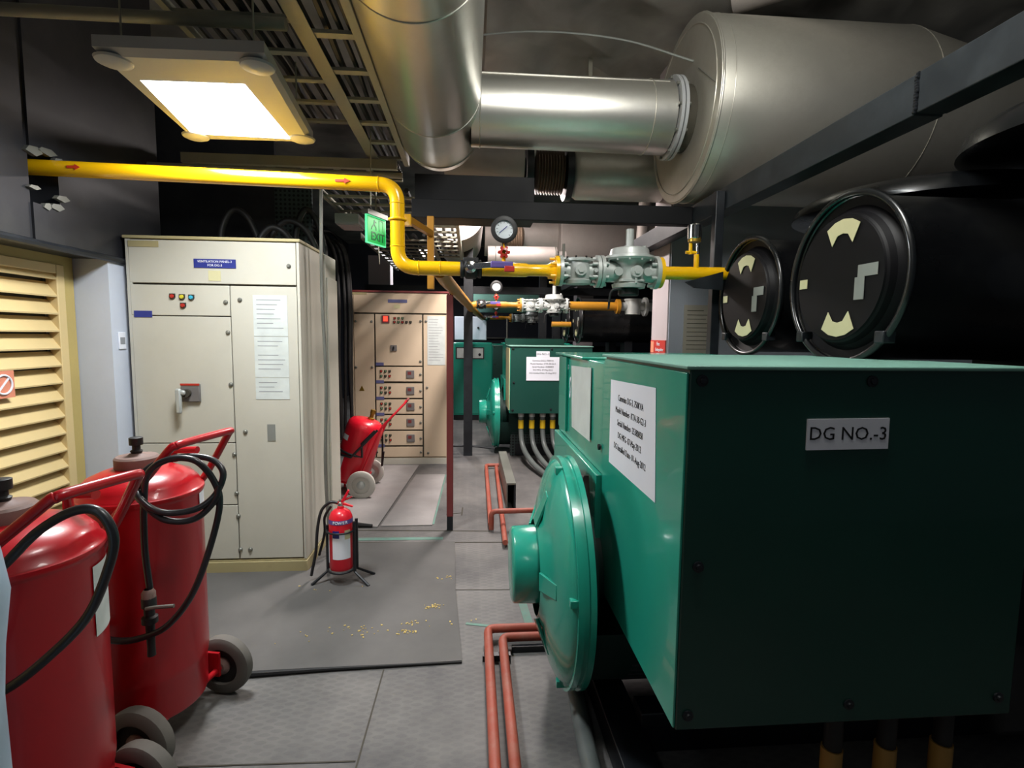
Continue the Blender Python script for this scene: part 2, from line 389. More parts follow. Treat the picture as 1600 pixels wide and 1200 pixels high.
for (cx, cy, r, n) in [(-.2, 2.8, .05, 30), (-.55, 2.58, .12, 26), (-.33, 2.56, .05, 24), (-.3, 2.64, .05, 14), (-.15, 3.14, .04, 10), (-.8, 2.55, .25, 8), (-.1, 2.62, .12, 6), (-.9, 3.0, .25, 5)]:
    for k in range(n):
        a = random.uniform(0, 2*PI); q = r*random.random()**.8; s_ = random.uniform(.002, .0055)
        x = cx+q*math.cos(a)*1.3; y = cy+q*math.sin(a)*.6
        crumb.box(x-s_, x+s_, y-s_*.7, y+s_*.7, .0105, .013, rot=Euler((0, 0, a*3)).to_matrix())
tag(crumb.build('dry_flakes', 'crumb'), 'scattered yellowish dry flakes on the dark rubber mat', 'debris', kind='stuff')

# ------------------------------------------------------------------ cabinets
def lamp_btn(parent, x, y, z, mat, s=.022):
    b = MB().box(x-s*.75, x+s*.75, y-.006, y, z-s*.2, z+s*.75); b.cyl((x, y, z-.1*s), (x, y-.006, z-.1*s), s*.75, seg=14)
    o = b.build('indicator_lamp', 'seam', parent)
    MB().lathe([(0, s*.55), (.008, s*.5), (.012, 0)], (x, y-.006, z), (0, -1, 0), 14).build('lens', mat, o)
def lock(parent, x, y, z, r=.011):
    MB().lathe([(0, r*1.2), (.005, r*1.2), (.008, r), (.012, r*.6), (.012, 0)], (x, y, z), (0, -1, 0), 12).build('lock', 'conduit', parent)

# near cabinet
c1 = thing('switchgear_cabinet', 'cream steel switchgear cabinet with blue nameplate and taped papers, nearest on the left', 'cabinet', (-1.52, 3.3, 0))
X0, X1, Y, H_ = -2.02, -1.03, 3.3, 2.06
b = MB(); b.box(X0, X1, Y+.02, Y+.50, .08, H_-.01); b.build('body', 'cream', c1, bev=.004)
B('gap_backing', 'seam', c1, X0+.03, X1-.03, Y+.012, Y+.0205, .1, H_-.03)
b = MB(); b.box(X0-.005, X1+.005, Y-.01, Y+.52, 0, .075); b.box(X0, X1, Y+.001, Y+.5, .075, .085); b.build('plinth', 'plinth', c1, bev=.003)
B('top_cap', 'plinth', c1, X0-.01, X1+.008, Y-.008, Y+.51, H_-.012, H_+.006, bev=.003)
b = MB(); b.box(X0, X0+.03, Y, Y+.02, .085, H_-.012); b.box(X1-.016, X1, Y, Y+.02, .085, H_-.012); b.build('edge_strip', 'cream', c1, bev=.002)
def doorp(name, par, x0, x1, z0, z1, y, mat, g=.003):
    return B(name, mat, par, x0+g, x1-g, y-.002, y+.014, z0+g, z1-g, bev=.0025)
dd = [('top_panel', -2.005, -1.046, 1.79, 2.045, [(-1.09, 1.905)]), ('door', -2.005, -1.437, 1.60, 1.785, [(-1.462, 1.685)]),
      ('door', -2.005, -1.437, .83, 1.60, [(-1.455, 1.505), (-1.45, 1.19)]), ('door', -2.005, -1.437, .44, .83, [(-1.445, .76), (-1.44, .515)]),
      ('door', -2.005, -1.437, .092, .44, [(-1.435, .37), (-1.43, .155)]), ('door', -1.437, -1.046, .092, 1.785, [(-1.38, 1.70), (-1.375, .90), (-1.37, .155)])]
for nm, x0, x1, z0, z1, lk in dd:
    o = doorp(nm, c1, x0, x1, z0, z1, Y, 'cream')
    for (x, z) in lk: lock(o, x, Y-.002, z)
for x, z, m_ in ((-1.765, 1.715, 'lred'), (-1.71, 1.712, 'lyel'), (-1.657, 1.71, 'lblu'), (-1.706, 1.662, 'lred')): lamp_btn(c1, x, Y-.002, z, m_)
o = B('nameplate', 'blue', c1, -1.635, -1.395, Y-.006, Y-.0025, 1.885, 1.937)
text('lettering', 'VENTILATION PANEL-3', (-1.515, Y-.007, 1.922), .019, 'paper', o); text('lettering', 'FOR DG-3', (-1.515, Y-.007, 1.900), .019, 'paper', o)
B('small_nameplate', 'blue', c1, -1.985, -1.885, Y-.006, Y-.0025, 1.59, 1.628)
B('sticker', 'cream_sticker', c1, -1.555, -1.485, Y-.0045, Y-.0025, 1.81, 1.87)
B('maker_plate', 'plinth', c1, -2.0, -1.83, Y-.0045, Y-.0025, 2.0, 2.035)
h = MB().box(-1.735, -1.625, Y-.022, Y-.002, 1.085, 1.195).build('isolator', 'meter', c1, bev=.006)
MB().box(-1.735, -1.625, Y-.024, Y-.021, 1.185, 1.197).build('red_edge', 'lred', h)
MB().cyl((-1.695, Y-.022, 1.14), (-1.695, Y-.045, 1.14), .024, seg=20).build('hub', 'seam', h)
MB().box(-1.745, -1.712, Y-.07, Y-.045, 1.02, 1.17).box(-1.745, -1.69, Y-.066, Y-.045, 1.13, 1.16).build('lever', 'alu', h, bev=.01)
for z0, z1 in ((1.485, 1.73), (1.235, 1.482), (1.10, 1.232)):
    p = MB()
    p.box(-1.305, -1.105, Y-.0045, Y-.0025, z0, z1); p = p.build('paper_sheet', 'paperdull', c1)
    q = MB()
    for k in range(int((z1-z0)/.028)-1):
        if random.random() < .75: q.box(-1.285, -1.285+random.uniform(.08, .16), Y-.0052, Y-.0046, z1-.03-k*.028, z1-.026-k*.028)
    q.build('printed_lines', 'inkgrey', p)
B('tape_strip', 'silver_tape', c1, -1.245, -1.197, Y-.0045, Y-.0025, .84, .945)
# second cabinet directly behind
c1b = thing('switchgear_cabinet', 'cream side of a cabinet section standing directly behind the nearest cream cabinet', 'cabinet', (-1.5, 4.1, 0))
B('body', 'cream', c1b, -2.0, -1.02, 3.835, 4.12, .07, 2.06, bev=.004); B('plinth', 'plinth', c1b, -2.0, -1.015, 3.83, 4.12, 0, .07)
B('door', 'cream', c1b, -1.02, -1.008, 3.85, 4.11, .09, 1.90, bev=.003)
# conduits beside
for i, (x, y, r) in enumerate([(-.945, 3.50, .011), (-.96, 3.56, .007)]):
    tag(MB().tube(bez([(x, y, 2.46), (x-.01, y, 1.8), (x+.004, y, 1.2), (x-.012, y, .6), (x+.01, y, .02)]), r, 8).build('conduit_pipe', 'conduit'),
        ['thicker grey conduit running down the side of the nearest cream cabinet', 'thin pale conduit running down just behind the thicker one'][i], 'conduit')

# farther cabinet
Y = 6.1
c2 = thing('control_cabinet', 'warm cream motor control cabinet with red display, beyond the small wheeled extinguisher', 'cabinet', (-.8, Y, 0))
X0, X1 = -1.345, -.262
B('body', 'cream2', c2, X0, X1, Y+.018, Y+.5, .06, 1.98, bev=.004)
B('gap_backing', 'seam', c2, X0+.03, X1-.02, Y+.012, Y+.0185, .08, 1.96)
B('plinth', 'cream', c2, X0-.005, X1+.005, Y-.01, Y+.5, 0, .07)
B('top_cap', 'maroon', c2, X0-.01, X1+.01, Y-.01, Y+.5, 1.98, 2.0)
B('edge_strip', 'cream2', c2, X0, X0+.02, Y, Y+.02, .08, 1.98)
for nm, x0, x1, z0, z1, lk in [('top_panel', -1.325, -.265, 1.745, 1.975, []), ('door', -1.325, -1.09, .08, 1.74, [(-1.3, 1.65), (-1.12, 1.65), (-1.3, 1.13), (-1.12, 1.13)]), ('door', -.545, -.268, .08, 1.74, [(-.51, 1.66), (-.5, .9), (-.49, .13)]),
        ('door', -1.085, -.55, 1.145, 1.74, [(-.57, 1.66), (-.575, 1.2)])]+[('drawer_front', -1.085, -.55, z-.178, z, [(-.575, z-.09)]) for z in (1.14, .95, .765, .58, .395)]+[('door', -1.085, -.55, .08, .21, [(-.575, .14)])]:
    o = doorp(nm, c2, x0, x1, z0, z1, Y, 'cream2', .006)
    for (x, z) in lk: lock(o, x, Y-.002, z, .012)
    if nm == 'drawer_front':
        for i in range(3):
            for j in range(2): lamp_btn(c2, -1.02+i*.048, Y-.002, z1-.055-j*.055, ['lred', 'lgrn', 'seam'][(i+j) % 3], .019)
        mtr = B('meter', 'meter', c2, -.735, -.645, Y-.012, Y-.002, z0+.045, z0+.135, bev=.004)
        B('dial', 'maroon', mtr, -.72, -.68, Y-.014, Y-.011, z0+.085, z0+.12)
        B('small_nameplate', 'slate', c2, -1.08, -.99, Y-.006, Y-.0025, z0-.015, z0+.02)
d_ = B('display', 'maroon', c2, -1.005, -.92, Y-.014, Y-.002, 1.635, 1.72)
B('lit_screen', 'redglow', d_, -.987, -.94, Y-.016, Y-.013, 1.655, 1.71)
for k in range(3): lamp_btn(c2, -.86+k*.043, Y-.002, 1.69, ['lred', 'lgrn', 'lgrn'][k], .018)
for k in range(5): lamp_btn(c2, -.865+k*.045, Y-.002, 1.645, ['lred', 'lgrn', 'lred', 'seam', 'seam'][k], .02)
B('nameplate', 'slate', c2, -.935, -.72, Y-.006, Y-.0025, 1.865, 1.902)
B('sticker', 'cream_sticker', c2, -.87, -.80, Y-.0045, Y-.0025, 1.80, 1.845)
B('maker_plate', 'plinth', c2, -1.33, -1.17, Y-.005, Y-.0025, 1.95, 1.975)
k = B('isolator', 'meter', c2, -.91, -.84, Y-.014, Y-.002, 1.32, 1.385); B('lever', 'ink', k, -.88, -.868, Y-.03, Y-.012, 1.335, 1.37)
B('small_nameplate', 'slate', c2, -1.08, -.99, Y-.006, Y-.0025, 1.15, 1.185)
p = B('paper_sheet', 'paperdull', c2, -.495, -.29, Y-.005, Y-.0025, 1.16, 1.72)
q = MB()
for kk in range(16): q.box(-.48, -.48+random.uniform(.09, .17), Y-.006, Y-.0046, 1.68-kk*.031, 1.684-kk*.031)
q.build('printed_lines', 'inkgrey', p)
MB().prism([(-1.27, Y-.004, .86), (-1.21, Y-.004, .86), (-1.24, Y-.004, .92)], (0, .002, 0)).build('warning_triangle', 'brass', c2)

# maroon post
mp = thing('steel_post', 'slim maroon steel post standing on the pale floor beside the farther cabinet', 'post', (-.155, 3.973, 0))
B('shaft', 'maroon', mp, -.180, -.130, 3.955, 3.995, .11, 1.80, bev=.004); B('foot', 'blk', mp, -.178, -.132, 3.957, 3.993, 0, .11)

# ------------------------------------------------------------------ wheeled extinguishers
def wheel(parent, c, R, wd, mat, side):
    x, y, z = c
    w_ = MB().lathe([(-wd/2, R*.62), (-wd/2, R*.86), (-wd*.35, R*.97), (0, R), (wd*.35, R*.97), (wd/2, R*.86), (wd/2, R*.62), (-wd/2, R*.62)], c, (0, 1, 0), 32).build('wheel', mat, parent)
    MB().lathe([(-wd*.2, 0), (-wd*.2, R*.64), (wd*.2, R*.64), (wd*.2, 0)], c, (0, 1, 0), 32).build('rim', mat if mat == 'tyrelt' else 'rubber', w_)
    MB().lathe([(-wd*.55, 0), (-wd*.55, R*.17), (-wd*.3, R*.3), (wd*.3, R*.3), (wd*.55, R*.17), (wd*.55, 0)], c, (0, 1, 0), 20).build('hub', 'ring' if mat != 'tyrelt' else 'alu', w_)
def big_ext(loc, label, rz, hx_=0., ht=.14, paint='red'):
    x, y, _ = loc
    t = thing('wheeled_extinguisher', label, 'fire extinguisher', loc, 0, None)
    r = .195
    MB().lathe([(.12, 0), (.12, r*.93), (.135, r*.955), (.26, r*.965), (.268, r*.985), (.28, r*.99), (.29, r), (.90, r), (.908, r+.004), (.918, r+.008), (.926, r+.006), (.932, r-.002), (.955, r*.95), (.98, r*.84), (1.0, r*.62), (1.012, r*.36), (1.015, 0)], (x, y, 0), (0, 0, 1), 56).build('tank', paint, t)
    f = MB().lathe([(1.0, 0), (1.005, .066), (1.012, .07), (1.045, .07), (1.052, .064), (1.054, .03), (1.06, .022), (1.065, 0)], (x-.01, y, 0), (0, 0, 1), 32).build('filler_cap', 'ring', t)
    MB().lathe([(1.055, .014), (1.07, .02), (1.075, .013), (1.09, .013), (1.092, .022), (1.118, .022), (1.12, .018), (1.12, 0)], (x-.01, y, 0), (0, 0, 1), 24).build('valve_knob', 'rubber', f)
    MB().tube([(x+.03, y+.13, 1.0), (x+.03, y+.13, 1.045), (x+.13, y+.13, 1.05)], .014, 10).build('pressure_inlet', paint, t)
    hw = .175; pts = [(x+.02, y-hw-.03, .78), (x+.06, y-hw-.02, .87), (x+.13, y-hw-.01, .955)]
    a = pts+[(x+.245+hx_, y-ht-.01, 1.11), (x+.262+hx_, y-ht+.002, 1.124), (x+.27+hx_, y-ht+.03, 1.13), (x+.27+hx_, y+ht-.03, 1.13), (x+.262+hx_, y+ht-.002, 1.124), (x+.245+hx_, y+ht+.01, 1.11)]+[(p[0], 2*y-p[1], p[2]) for p in pts[::-1]]
    MB().tube(bez(a, 4), .0135, 12).build('handle', paint, t)
    MB().box(x+.0, x+.05, y-hw-.035, y-hw-.01, .74, .80).box(x+.0, x+.05, y+hw+.01, y+hw+.035, .74, .80).build('handle_bracket', paint, t, bev=.004)
    fr = MB(); ax_ = (x+.14, .122)
    fr.cyl((ax_[0], y-.235, ax_[1]), (ax_[0], y+.235, ax_[1]), .012, seg=12)
    for s_ in (-1, 1):
        fr.box(x+.03, x+.155, y+s_*.17-.006, y+s_*.17+.006, .10, .2)
    fr.box(x-.16, x+.14, y-.012, y+.012, .108, .12)
    fr.build('axle_frame', paint, t)
    MB().box(x-.17, x-.13, y-.08, y+.08, 0, .12).build('front_foot', paint, t, bev=.004)
    for s_ in (-1, 1): wheel(t, (ax_[0], y+s_*.215, .1225), .1225, .052, 'tyre', s_)
    t.rotation_euler = (0, 0, rz); WM[t.name] = Matrix.Translation(loc) @ Matrix.Rotation(rz, 4, 'Z')
    return t
e2 = big_ext((-1.205, 1.985, 0), 'large red wheeled fire extinguisher with looped black hose, standing before the nearest cream cabinet', -.2)
e1 = big_ext((-1.20, 1.425, 0), 'large red wheeled fire extinguisher closest to the camera, at the lower left corner', -.3, .045, .105)
# hoses (parts)
q = 1.765
MB().tube(bez([(-1.06, q, .64), (-1.07, q, .79), (-1.058, q-.01, .961), (-1.04, q-.01, 1.046), (-.98, q, 1.088), (-.901, q+.01, 1.08), (-.854, q+.03, 1.001), (-.842, q+.03, .915), (-.872, q, .763), (-.92, q-.02, .632), (-.996, q-.02, .535), (-1.068, q-.02, .497), (-1.15, q-.02, .484), (-1.25, q, .50), (-1.36, q+.06, .56)]), .0108, 10).build('hose', 'hose', e2)
MB().tube(bez([(-1.08, q-.005, .99), (-1.06, q-.03, .97), (-1.02, q-.03, .932), (-.968, q-.02, .915), (-.895, q, .924), (-.85, q+.03, .965), (-.835, q+.05, 1.03), (-.88, q+.06, 1.075), (-.97, q+.05, 1.085), (-1.05, q+.02, 1.06), (-1.085, q-.01, 1.0), (-1.05, q-.03, .955), (-.99, q-.02, .893), (-.909, q, .887), (-.853, q+.02, .94), (-.84, q+.03, .99)]), .0105, 10).build('hose_coil', 'hose', e2)
nz = MB().lathe([(0, .012), (.02, .017), (.03, .022), (.06, .022), (.062, .016), (.09, .016), (.095, .024), (.115, .024), (.12, .014), (.2, .012), (.23, .013), (.23, 0)], (-1.06, q-.01, .655), (0, 0, -1), 20).build('discharge_nozzle', 'rubber', e2)
MB().lathe([(.0, .013), (.012, .021), (.055, .021), (.06, .013)], (-1.06, q-.01, .655), (0, 0, -1), 16).build('valve_body', 'ring', nz)
MB().tube([(-1.055, q-.035, .60), (-1.02, q-.04, .607), (-.965, q-.04, .61)], .0065, 8).build('valve_lever', 'conduit', nz)
q = 1.215
MB().tube(bez([(-1.06, 1.19, .95), (-1.02, 1.2, .99), (-.96, q, 1.056), (-.885, q, 1.10), (-.83, q, 1.098), (-.802, q, 1.04), (-.818, q, .965), (-.86, q-.01, .862), (-.94, q-.015, .775), (-1.04, q-.02, .697), (-1.16, 1.2, .65)]), .0108, 10).build('hose', 'hose', e1)
def curved_label(name, parent, cx, cy, r, a0, a1, z0, z1, mat):
    return MB().lathe([(z0, r), (z1, r)], (cx, cy, 0), (0, 0, 1), 12, a0, a1).build(name, mat, parent)
# frame((0,0,1)): u = z x y -> check orientation by explicit patches instead
def patch(name, parent, cx, cy, r, d0, d1, z0, z1, mat, n=10):
    m = MB(); A = []; Bv = []
    for k in range(n+1):
        a = math.radians(d0+(d1-d0)*k/n); c_, s_ = math.cos(a), math.sin(a)
        A.append(m.bm.verts.new((cx+r*c_, cy+r*s_, z0))); Bv.append(m.bm.verts.new((cx+r*c_, cy+r*s_, z1)))
    for k in range(n): m.bm.faces.new([A[k], A[k+1], Bv[k+1], Bv[k]])
    return m.build(name, mat, parent)
patch('label', e1, -1.20, 1.425, .1975, 2, 33, .68, .875, 'paperdull')
patch('label', e2, -1.205, 1.985, .1975, 4, 24, .845, .905, 'paper')
# pale blue bundle at the left edge
bb = thing('plastic_bundle', 'pale blue plastic-wrapped bundle with a white paper label at the extreme left edge', 'bundle', (-.90, .86, 0))
MB().lathe([(0, 0), (0, .085), (.3, .1), (.6, .105), (.86, .102), (.95, .108), (1.05, .12), (1.12, .112), (1.2, .098), (1.26, .07), (1.28, 0)], (-.90, .88, 0), (0, 0, 1), 28).build('sack', 'bluebag', bb)
MB().prism([(-.872, .775, 1.0), (-.79, .80, 1.02), (-.78, .80, 1.10), (-.86, .768, 1.12)], (.003, -.003, 0)).build('paper_label', 'paper', bb)

# far wheeled extinguisher, tilted back
t = thing('wheeled_extinguisher', 'smaller red wheeled extinguisher tilted against its trolley before the farther cabinet', 'fire extinguisher', (-1.02, 5.0, 0))
tl = math.radians(17); ax = Vector((math.sin(tl), 0, math.cos(tl))); pb = Vector((-1.15, 5.03, .13)); px_ = Vector((math.cos(tl), 0, -math.sin(tl)))
MB().lathe([(0, 0), (0, .145), (.01, .163), (.03, .170), (.5, .170), (.55, .162), (.585, .135), (.60, .09), (.605, 0)], pb, ax, 40).build('tank', 'red2', t)
vv = MB().lathe([(.6, .03), (.62, .03), (.625, .018), (.66, .018), (.662, .024), (.70, .024), (.70, 0)], pb+px_*.03, ax, 18).build('valve', 'brass', t)
def PL(a, b, y): return tuple(pb+px_*a+ax*b+Vector((0, y, 0)))
for s_ in (-1, 1):
    MB().tube([PL(.10, -.02, s_*.165), PL(.16, .55, s_*.16), PL(.17, .60, s_*.155), PL(.30, .86, s_*.1), PL(.305, .885, s_*.08)], .011, 10).build('trolley_bar', 'red2', t)
MB().tube([PL(.305, .885, -.085), PL(.31, .89, 0), PL(.305, .885, .085)], .011, 10).build('handle_grip', 'maroon', t)
MB().tube([PL(.14, .05, -.15), PL(.14, .05, .15)], .01).build('cross_bar', 'red2', t)
for s_ in (-1, 1): wheel(t, (-.995, 5.03+s_*.24, .13), .13, .05, 'tyrelt', s_)
MB().cyl((-.995, 4.78, .13), (-.995, 5.28, .13), .013, seg=12).build('axle', 'red2', t)
fm = MB(); 
for s_ in (-1, 1):
    fm.tube([(-1.21, 5.03+s_*.12, .13), (-.995, 5.03+s_*.165, .10)], .01); fm.tube([(-1.22, 5.03+s_*.11, .13), (-1.225, 5.03+s_*.11, .008)], .01)
fm.build('foot_frame', 'red2', t)
pts = []
for k in range(15):
    a = -PI*.35-k/14*PI*1.6
    c_ = pb+ax*.30+px_*(math.cos(a)*.185-.01)+Vector((0, math.sin(a)*.175, 0))+ax*.03*math.sin(a*1.0)
    pts.append(tuple(c_))
MB().tube([PL(.12, .55, -.18), PL(.04, .40, -.185)]+pts, .011, 10).build('hose', 'hose', t)
MB().tube([PL(-.17, .28, -.07), PL(-.12, .24, -.15), PL(-.02, .25, -.19), PL(.07, .42, -.19), PL(.14, .56, -.17)], .011, 10).build('hose_loop', 'hose', t)
MB().tube(bez([PL(.13, .55, .17), PL(.2, .3, .2), PL(.24, .15, .19), PL(.22, .3, .15)]), .01, 8).build('discharge_hose', 'rubber', t)
m = MB(); A = []
def lab(z0, z1, a0, a1):
    m = MB(); A = []; Bq = []
    for k in range(9):
        a = math.radians(a0+(a1-a0)*k/8); off = px_*math.cos(a)*.172+Vector((0, math.sin(a)*.172, 0))
        A.append(m.bm.verts.new(pb+ax*z0+off)); Bq.append(m.bm.verts.new(pb+ax*z1+off))
    for k in range(8): m.bm.faces.new([A[k], A[k+1], Bq[k+1], Bq[k]])
    return m.build('label', 'paper', t)
lab(.10, .24, 195, 240); lab(.38, .43, 205, 235)

# small powder extinguisher in its stand
sx_, sy_ = -.775, 3.14
pe = thing('powder_extinguisher', 'small red portable powder extinguisher with blue band and white label, held in a black stand', 'fire extinguisher', (sx_, sy_, .09))
MB().lathe([(.09, 0), (.09, .05), (.095, .066), (.105, .07), (.39, .07), (.415, .067), (.44, .056), (.455, .038), (.462, .02), (.475, .018), (.475, 0)], (sx_, sy_, 0), (0, 0, 1), 40).build('cylinder', 'red2', pe)
MB().lathe([(.38, .0712), (.405, .0692)], (sx_, sy_, 0), (0, 0, 1), 40).build('blue_band', 'purple', pe)
patch('label', pe, sx_, sy_, .0715, -120, -30, .17, .33, 'paper'); patch('label', pe, sx_, sy_, .0718, -118, -85, .30, .345, 'blue'); patch('label', pe, sx_, sy_, .072, -60, -30, .29, .345, 'cream_sticker'); patch('label', pe, sx_, sy_, .0718, 170, 215, .14, .33, 'paper')
def wraptext(s, parent, cx, cy, r, z, size, d0, mat):
    a = d0
    for ch in s:
        w_ = size*(.95 if ch == 'W' else .74)
        a += math.degrees(w_/2/r); R = Matrix.Rotation(math.radians(a)+PI/2, 4, 'Z') @ Matrix.Rotation(PI/2, 4, 'X')
        text('lettering', ch, (cx+r*math.cos(math.radians(a)), cy+r*math.sin(math.radians(a)), z), size, mat, parent, face=R, bold=True, ext=.001)
        a += math.degrees(w_/2/r)
wraptext('POWER', pe, sx_, sy_, .072, .392, .024, -118, 'paper')
hd = MB().lathe([(0, .014), (.03, .016), (.035, .01), (.05, .01), (.05, 0)], (sx_, sy_, .465), (0, 0, 1), 16).build('valve_head', 'chrome', pe)
MB().prism([(sx_-.035, sy_-.008, .492), (sx_+.01, sy_-.008, .515), (sx_+.045, sy_-.008, .575), (sx_+.055, sy_-.008, .568), (sx_+.025, sy_-.008, .505), (sx_-.01, sy_-.008, .482)], (0, .016, 0)).build('carry_handle', 'red2', hd, bev=.002)
MB().prism([(sx_+.01, sy_-.008, .50), (sx_+.075, sy_-.008, .475), (sx_+.07, sy_-.008, .468), (sx_-.005, sy_-.008, .488)], (0, .016, 0)).build('squeeze_lever', 'red2', hd, bev=.002)
MB().prism([(sx_+.02, sy_-.006, .515), (sx_+.07, sy_-.006, .535), (sx_+.07, sy_-.006, .528), (sx_+.02, sy_-.006, .505)], (0, .012, 0)).build('safety_pin', 'red', hd, bev=.002)
MB().tube(bez([(sx_-.015, sy_, .495), (sx_-.06, sy_-.01, .50), (sx_-.11, sy_-.01, .45), (sx_-.135, sy_-.01, .34), (sx_-.15, sy_, .2), (sx_-.175, sy_+.01, .085), (sx_-.185, sy_+.015, .04)]), .009, 10).build('hose', 'hose', pe)
MB().tube(bez([(sx_-.06, sy_+.02, .47), (sx_-.10, sy_+.02, .40), (sx_-.105, sy_+.03, .3), (sx_-.14, sy_+.03, .16)]), .008, 10).build('hose_return', 'hose', pe)
st = thing('extinguisher_stand', 'black tubular stand with splayed feet holding the small powder extinguisher', 'stand', (sx_, sy_, 0))
m = MB(); 
for a in (-15, 60, 190, 262):
    pass
for (dx, dy, fx, fy) in ((-.082, -.0, -.165, -.05), (.082, -.02, .175, -.08), (.085, .03, .18, .08), (-.06, .07, -.12, .14)):
    zt = .36 if dx < 0 else .385
    m = MB().tube([(sx_+dx, sy_+dy, zt), (sx_+dx, sy_+dy, .075), (sx_+fx, sy_+fy, .010)], .0095, 8).build('leg', 'blk', st)
MB().ring((sx_, sy_, .33), (0, 0, 1), .081, .006).ring((sx_, sy_, .088), (0, 0, 1), .078, .006).build('holding_ring', 'blk', st)
MB().box(sx_-.075, sx_+.075, sy_-.01, sy_+.01, .076, .088).build('base_bar', 'alu', st)

# ------------------------------------------------------------------ gensets
def genset(dx, dy, bx0, bx1, by0, by1, bz0, bz1, ry1, rz0, rz1, label, ac, no, side, gname):
    """ac = alternator centre (y,z); rear box from by1 to ry1"""
    g = thing('diesel_generator', label, 'generator', (.9+dx, by0+.8, 0))
    P_ = side
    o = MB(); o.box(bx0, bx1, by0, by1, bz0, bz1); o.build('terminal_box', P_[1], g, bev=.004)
    # side sheet with folded edges, its lighter paint standing for light from the left
    o = MB(); o.box(bx0-.006, bx0+.0, by0+.004, by1, bz0+.004, bz1-.012); o.build('lit_side_cover', P_[0], g, bev=.002)
    o = MB(); o.box(bx0-.012, bx1+.01, by0-.012, by1+.02, bz1-.004, bz1+.006); o.build('lid', 'teal_lid', g, bev=.003)
    for (x, z) in ((bx0+.03, bz0+.04), (bx0+.03, bz1-.03), (bx0+.04, (bz0+bz1)/2-.03), ((bx0+bx1)/2, bz0+.05), ((bx0+bx1)/2, bz1-.03), (bx1-.04, bz0+.05)):
        MB().lathe([(0, .014), (.004, .014), (.005, .008), (.010, .007), (.010, 0)], (x, by0, z), (0, -1, 0), 12).build('bolt', 'blk', g)
    # rear box over alternator
    o = MB(); o.box(bx0-.004, bx1-.1, by1+.003, ry1, rz0, rz1); o.build('rear_box', P_[0], g, bev=.004)
    o = MB(); o.box(bx0-.03, bx1-.08, by1+.3, ry1+.02, rz1, rz1+.012); o.build('rear_lid', P_[0], g, bev=.004)
    # alternator
    y, z = ac
    ex = bx0-.175
    if no != 3: pass
    R = .455
    # bracket plate hugging the drum
    pl = []
    xb = bx0-.03; o = MB(); o.prism([(xb, by1+.003, rz0+.0), (xb, ry1, rz0+.0), (xb, ry1, z-.05), (xb, y+.30, z+.30), (xb, y, z+.38), (xb, by1+.003, z-.0)], (.03, 0, 0)); o.build('bracket_plate', P_[0], g, bev=.004)
    MB().lathe([(0, R*.9), (0, R), (.022, R), (.022, R-.010), (.04, R-.010), (.042, R), (.062, R), (.062, R*.85)], (bx0-.157, y, z), (1, 0, 0), 72).build('flange', P_[0], g)
    dome = MB().lathe([(.0, .19), (.008, .21), (.02, .235), (.03, .30), (.055, .38), (.075, .42), (.09, .438), (.095, .44)], (bx0-.25, y, z), (1, 0, 0), 72).build('end_cover', P_[0], g)
    MB().lathe([(0, 0), (0, .135), (.006, .148), (.012, .152), (.115, .156), (.118, .166), (.135, .168), (.14, .160), (.17, .165), (.2, .19), (.2, 0)], (ex-.175, y, z+.012), (1, 0, 0), 56).build('exciter_cover', P_[0], g)
    # pockets and ribs on the dome
    for a in (28, 100, 172, 244, 316):
        a = math.radians(a); d = Vector((0, math.cos(a), math.sin(a))); c_ = Vector((bx0-.258, y, z))
        tv = Vector((0, -math.sin(a), math.cos(a)))
        m = MB()
        m.prism([c_+d*.20-tv*.035+Vector((.0, 0, 0)), c_+d*.20+tv*.035, c_+d*.33+tv*.028+Vector((.045, 0, 0)), c_+d*.33-tv*.028+Vector((.045, 0, 0))], (.012, 0, 0))
        m.build('vent_pocket', P_[0], g, bev=.003)
        q_ = c_+d*.43+Vector((.085, 0, 0))
        MB().box(q_.x-.01, q_.x+.03, q_.y-.014, q_.y+.014, q_.z-.014, q_.z+.014).build('bolt', P_[0], g, bev=.003)
    MB().cyl((bx0-.12, y, z), (bx0-.05, y, z), .3, seg=48).cyl((bx0+.016, y, z), (bx1+.5, y, z), R-.035, seg=64).cyl((bx0-.06, y, z), (bx0+.03, y, z), .2, seg=32).lathe([(0, .25), (0, R-.035), (.12, R-.035)], (bx0-.10, y, z), (1, 0, 0), 40, .15, PI-.15).build('alternator_body', 'bodydk', g)
    gr = MB()
    for k in range(22):
        a = math.radians(-150+k*5.2)
        gr.box(bx0+.06, bx0+.42, y+(R-.04)*math.cos(a)-.006, y+(R-.04)*math.cos(a)+.006, z+(R-.04)*math.sin(a)-.006, z+(R-.04)*math.sin(a)+.006)
    gr.build('vent_grille', 'blk', g)
    # engine block and bearers
    e_ = MB().box(bx1+.25, bx1+2.0, by0+.25, ry1-.3, .22, 1.3).box(bx1+.35, bx1+1.9, by0+.1, ry1-.1, .5, .95).build('engine_block', 'blk', g, bev=.03)
    B('skid', 'blk', g, bx0+.10, bx1+2, y-.36, y-.26, .0, .15, bev=.004); B('skid', 'blk', g, bx0+.10, bx1+2, y+.26, y+.36, .0, .15, bev=.004)
    return g
g3 = genset(0, 0, .517, 1.43, 1.2, 1.97, .515, 1.43, 2.98, .965, 1.40, 'teal diesel generator marked DG NO.-3 with a large terminal box, nearest on the right', (2.09, .55), 3, ('teal', 'tealshade'), '')
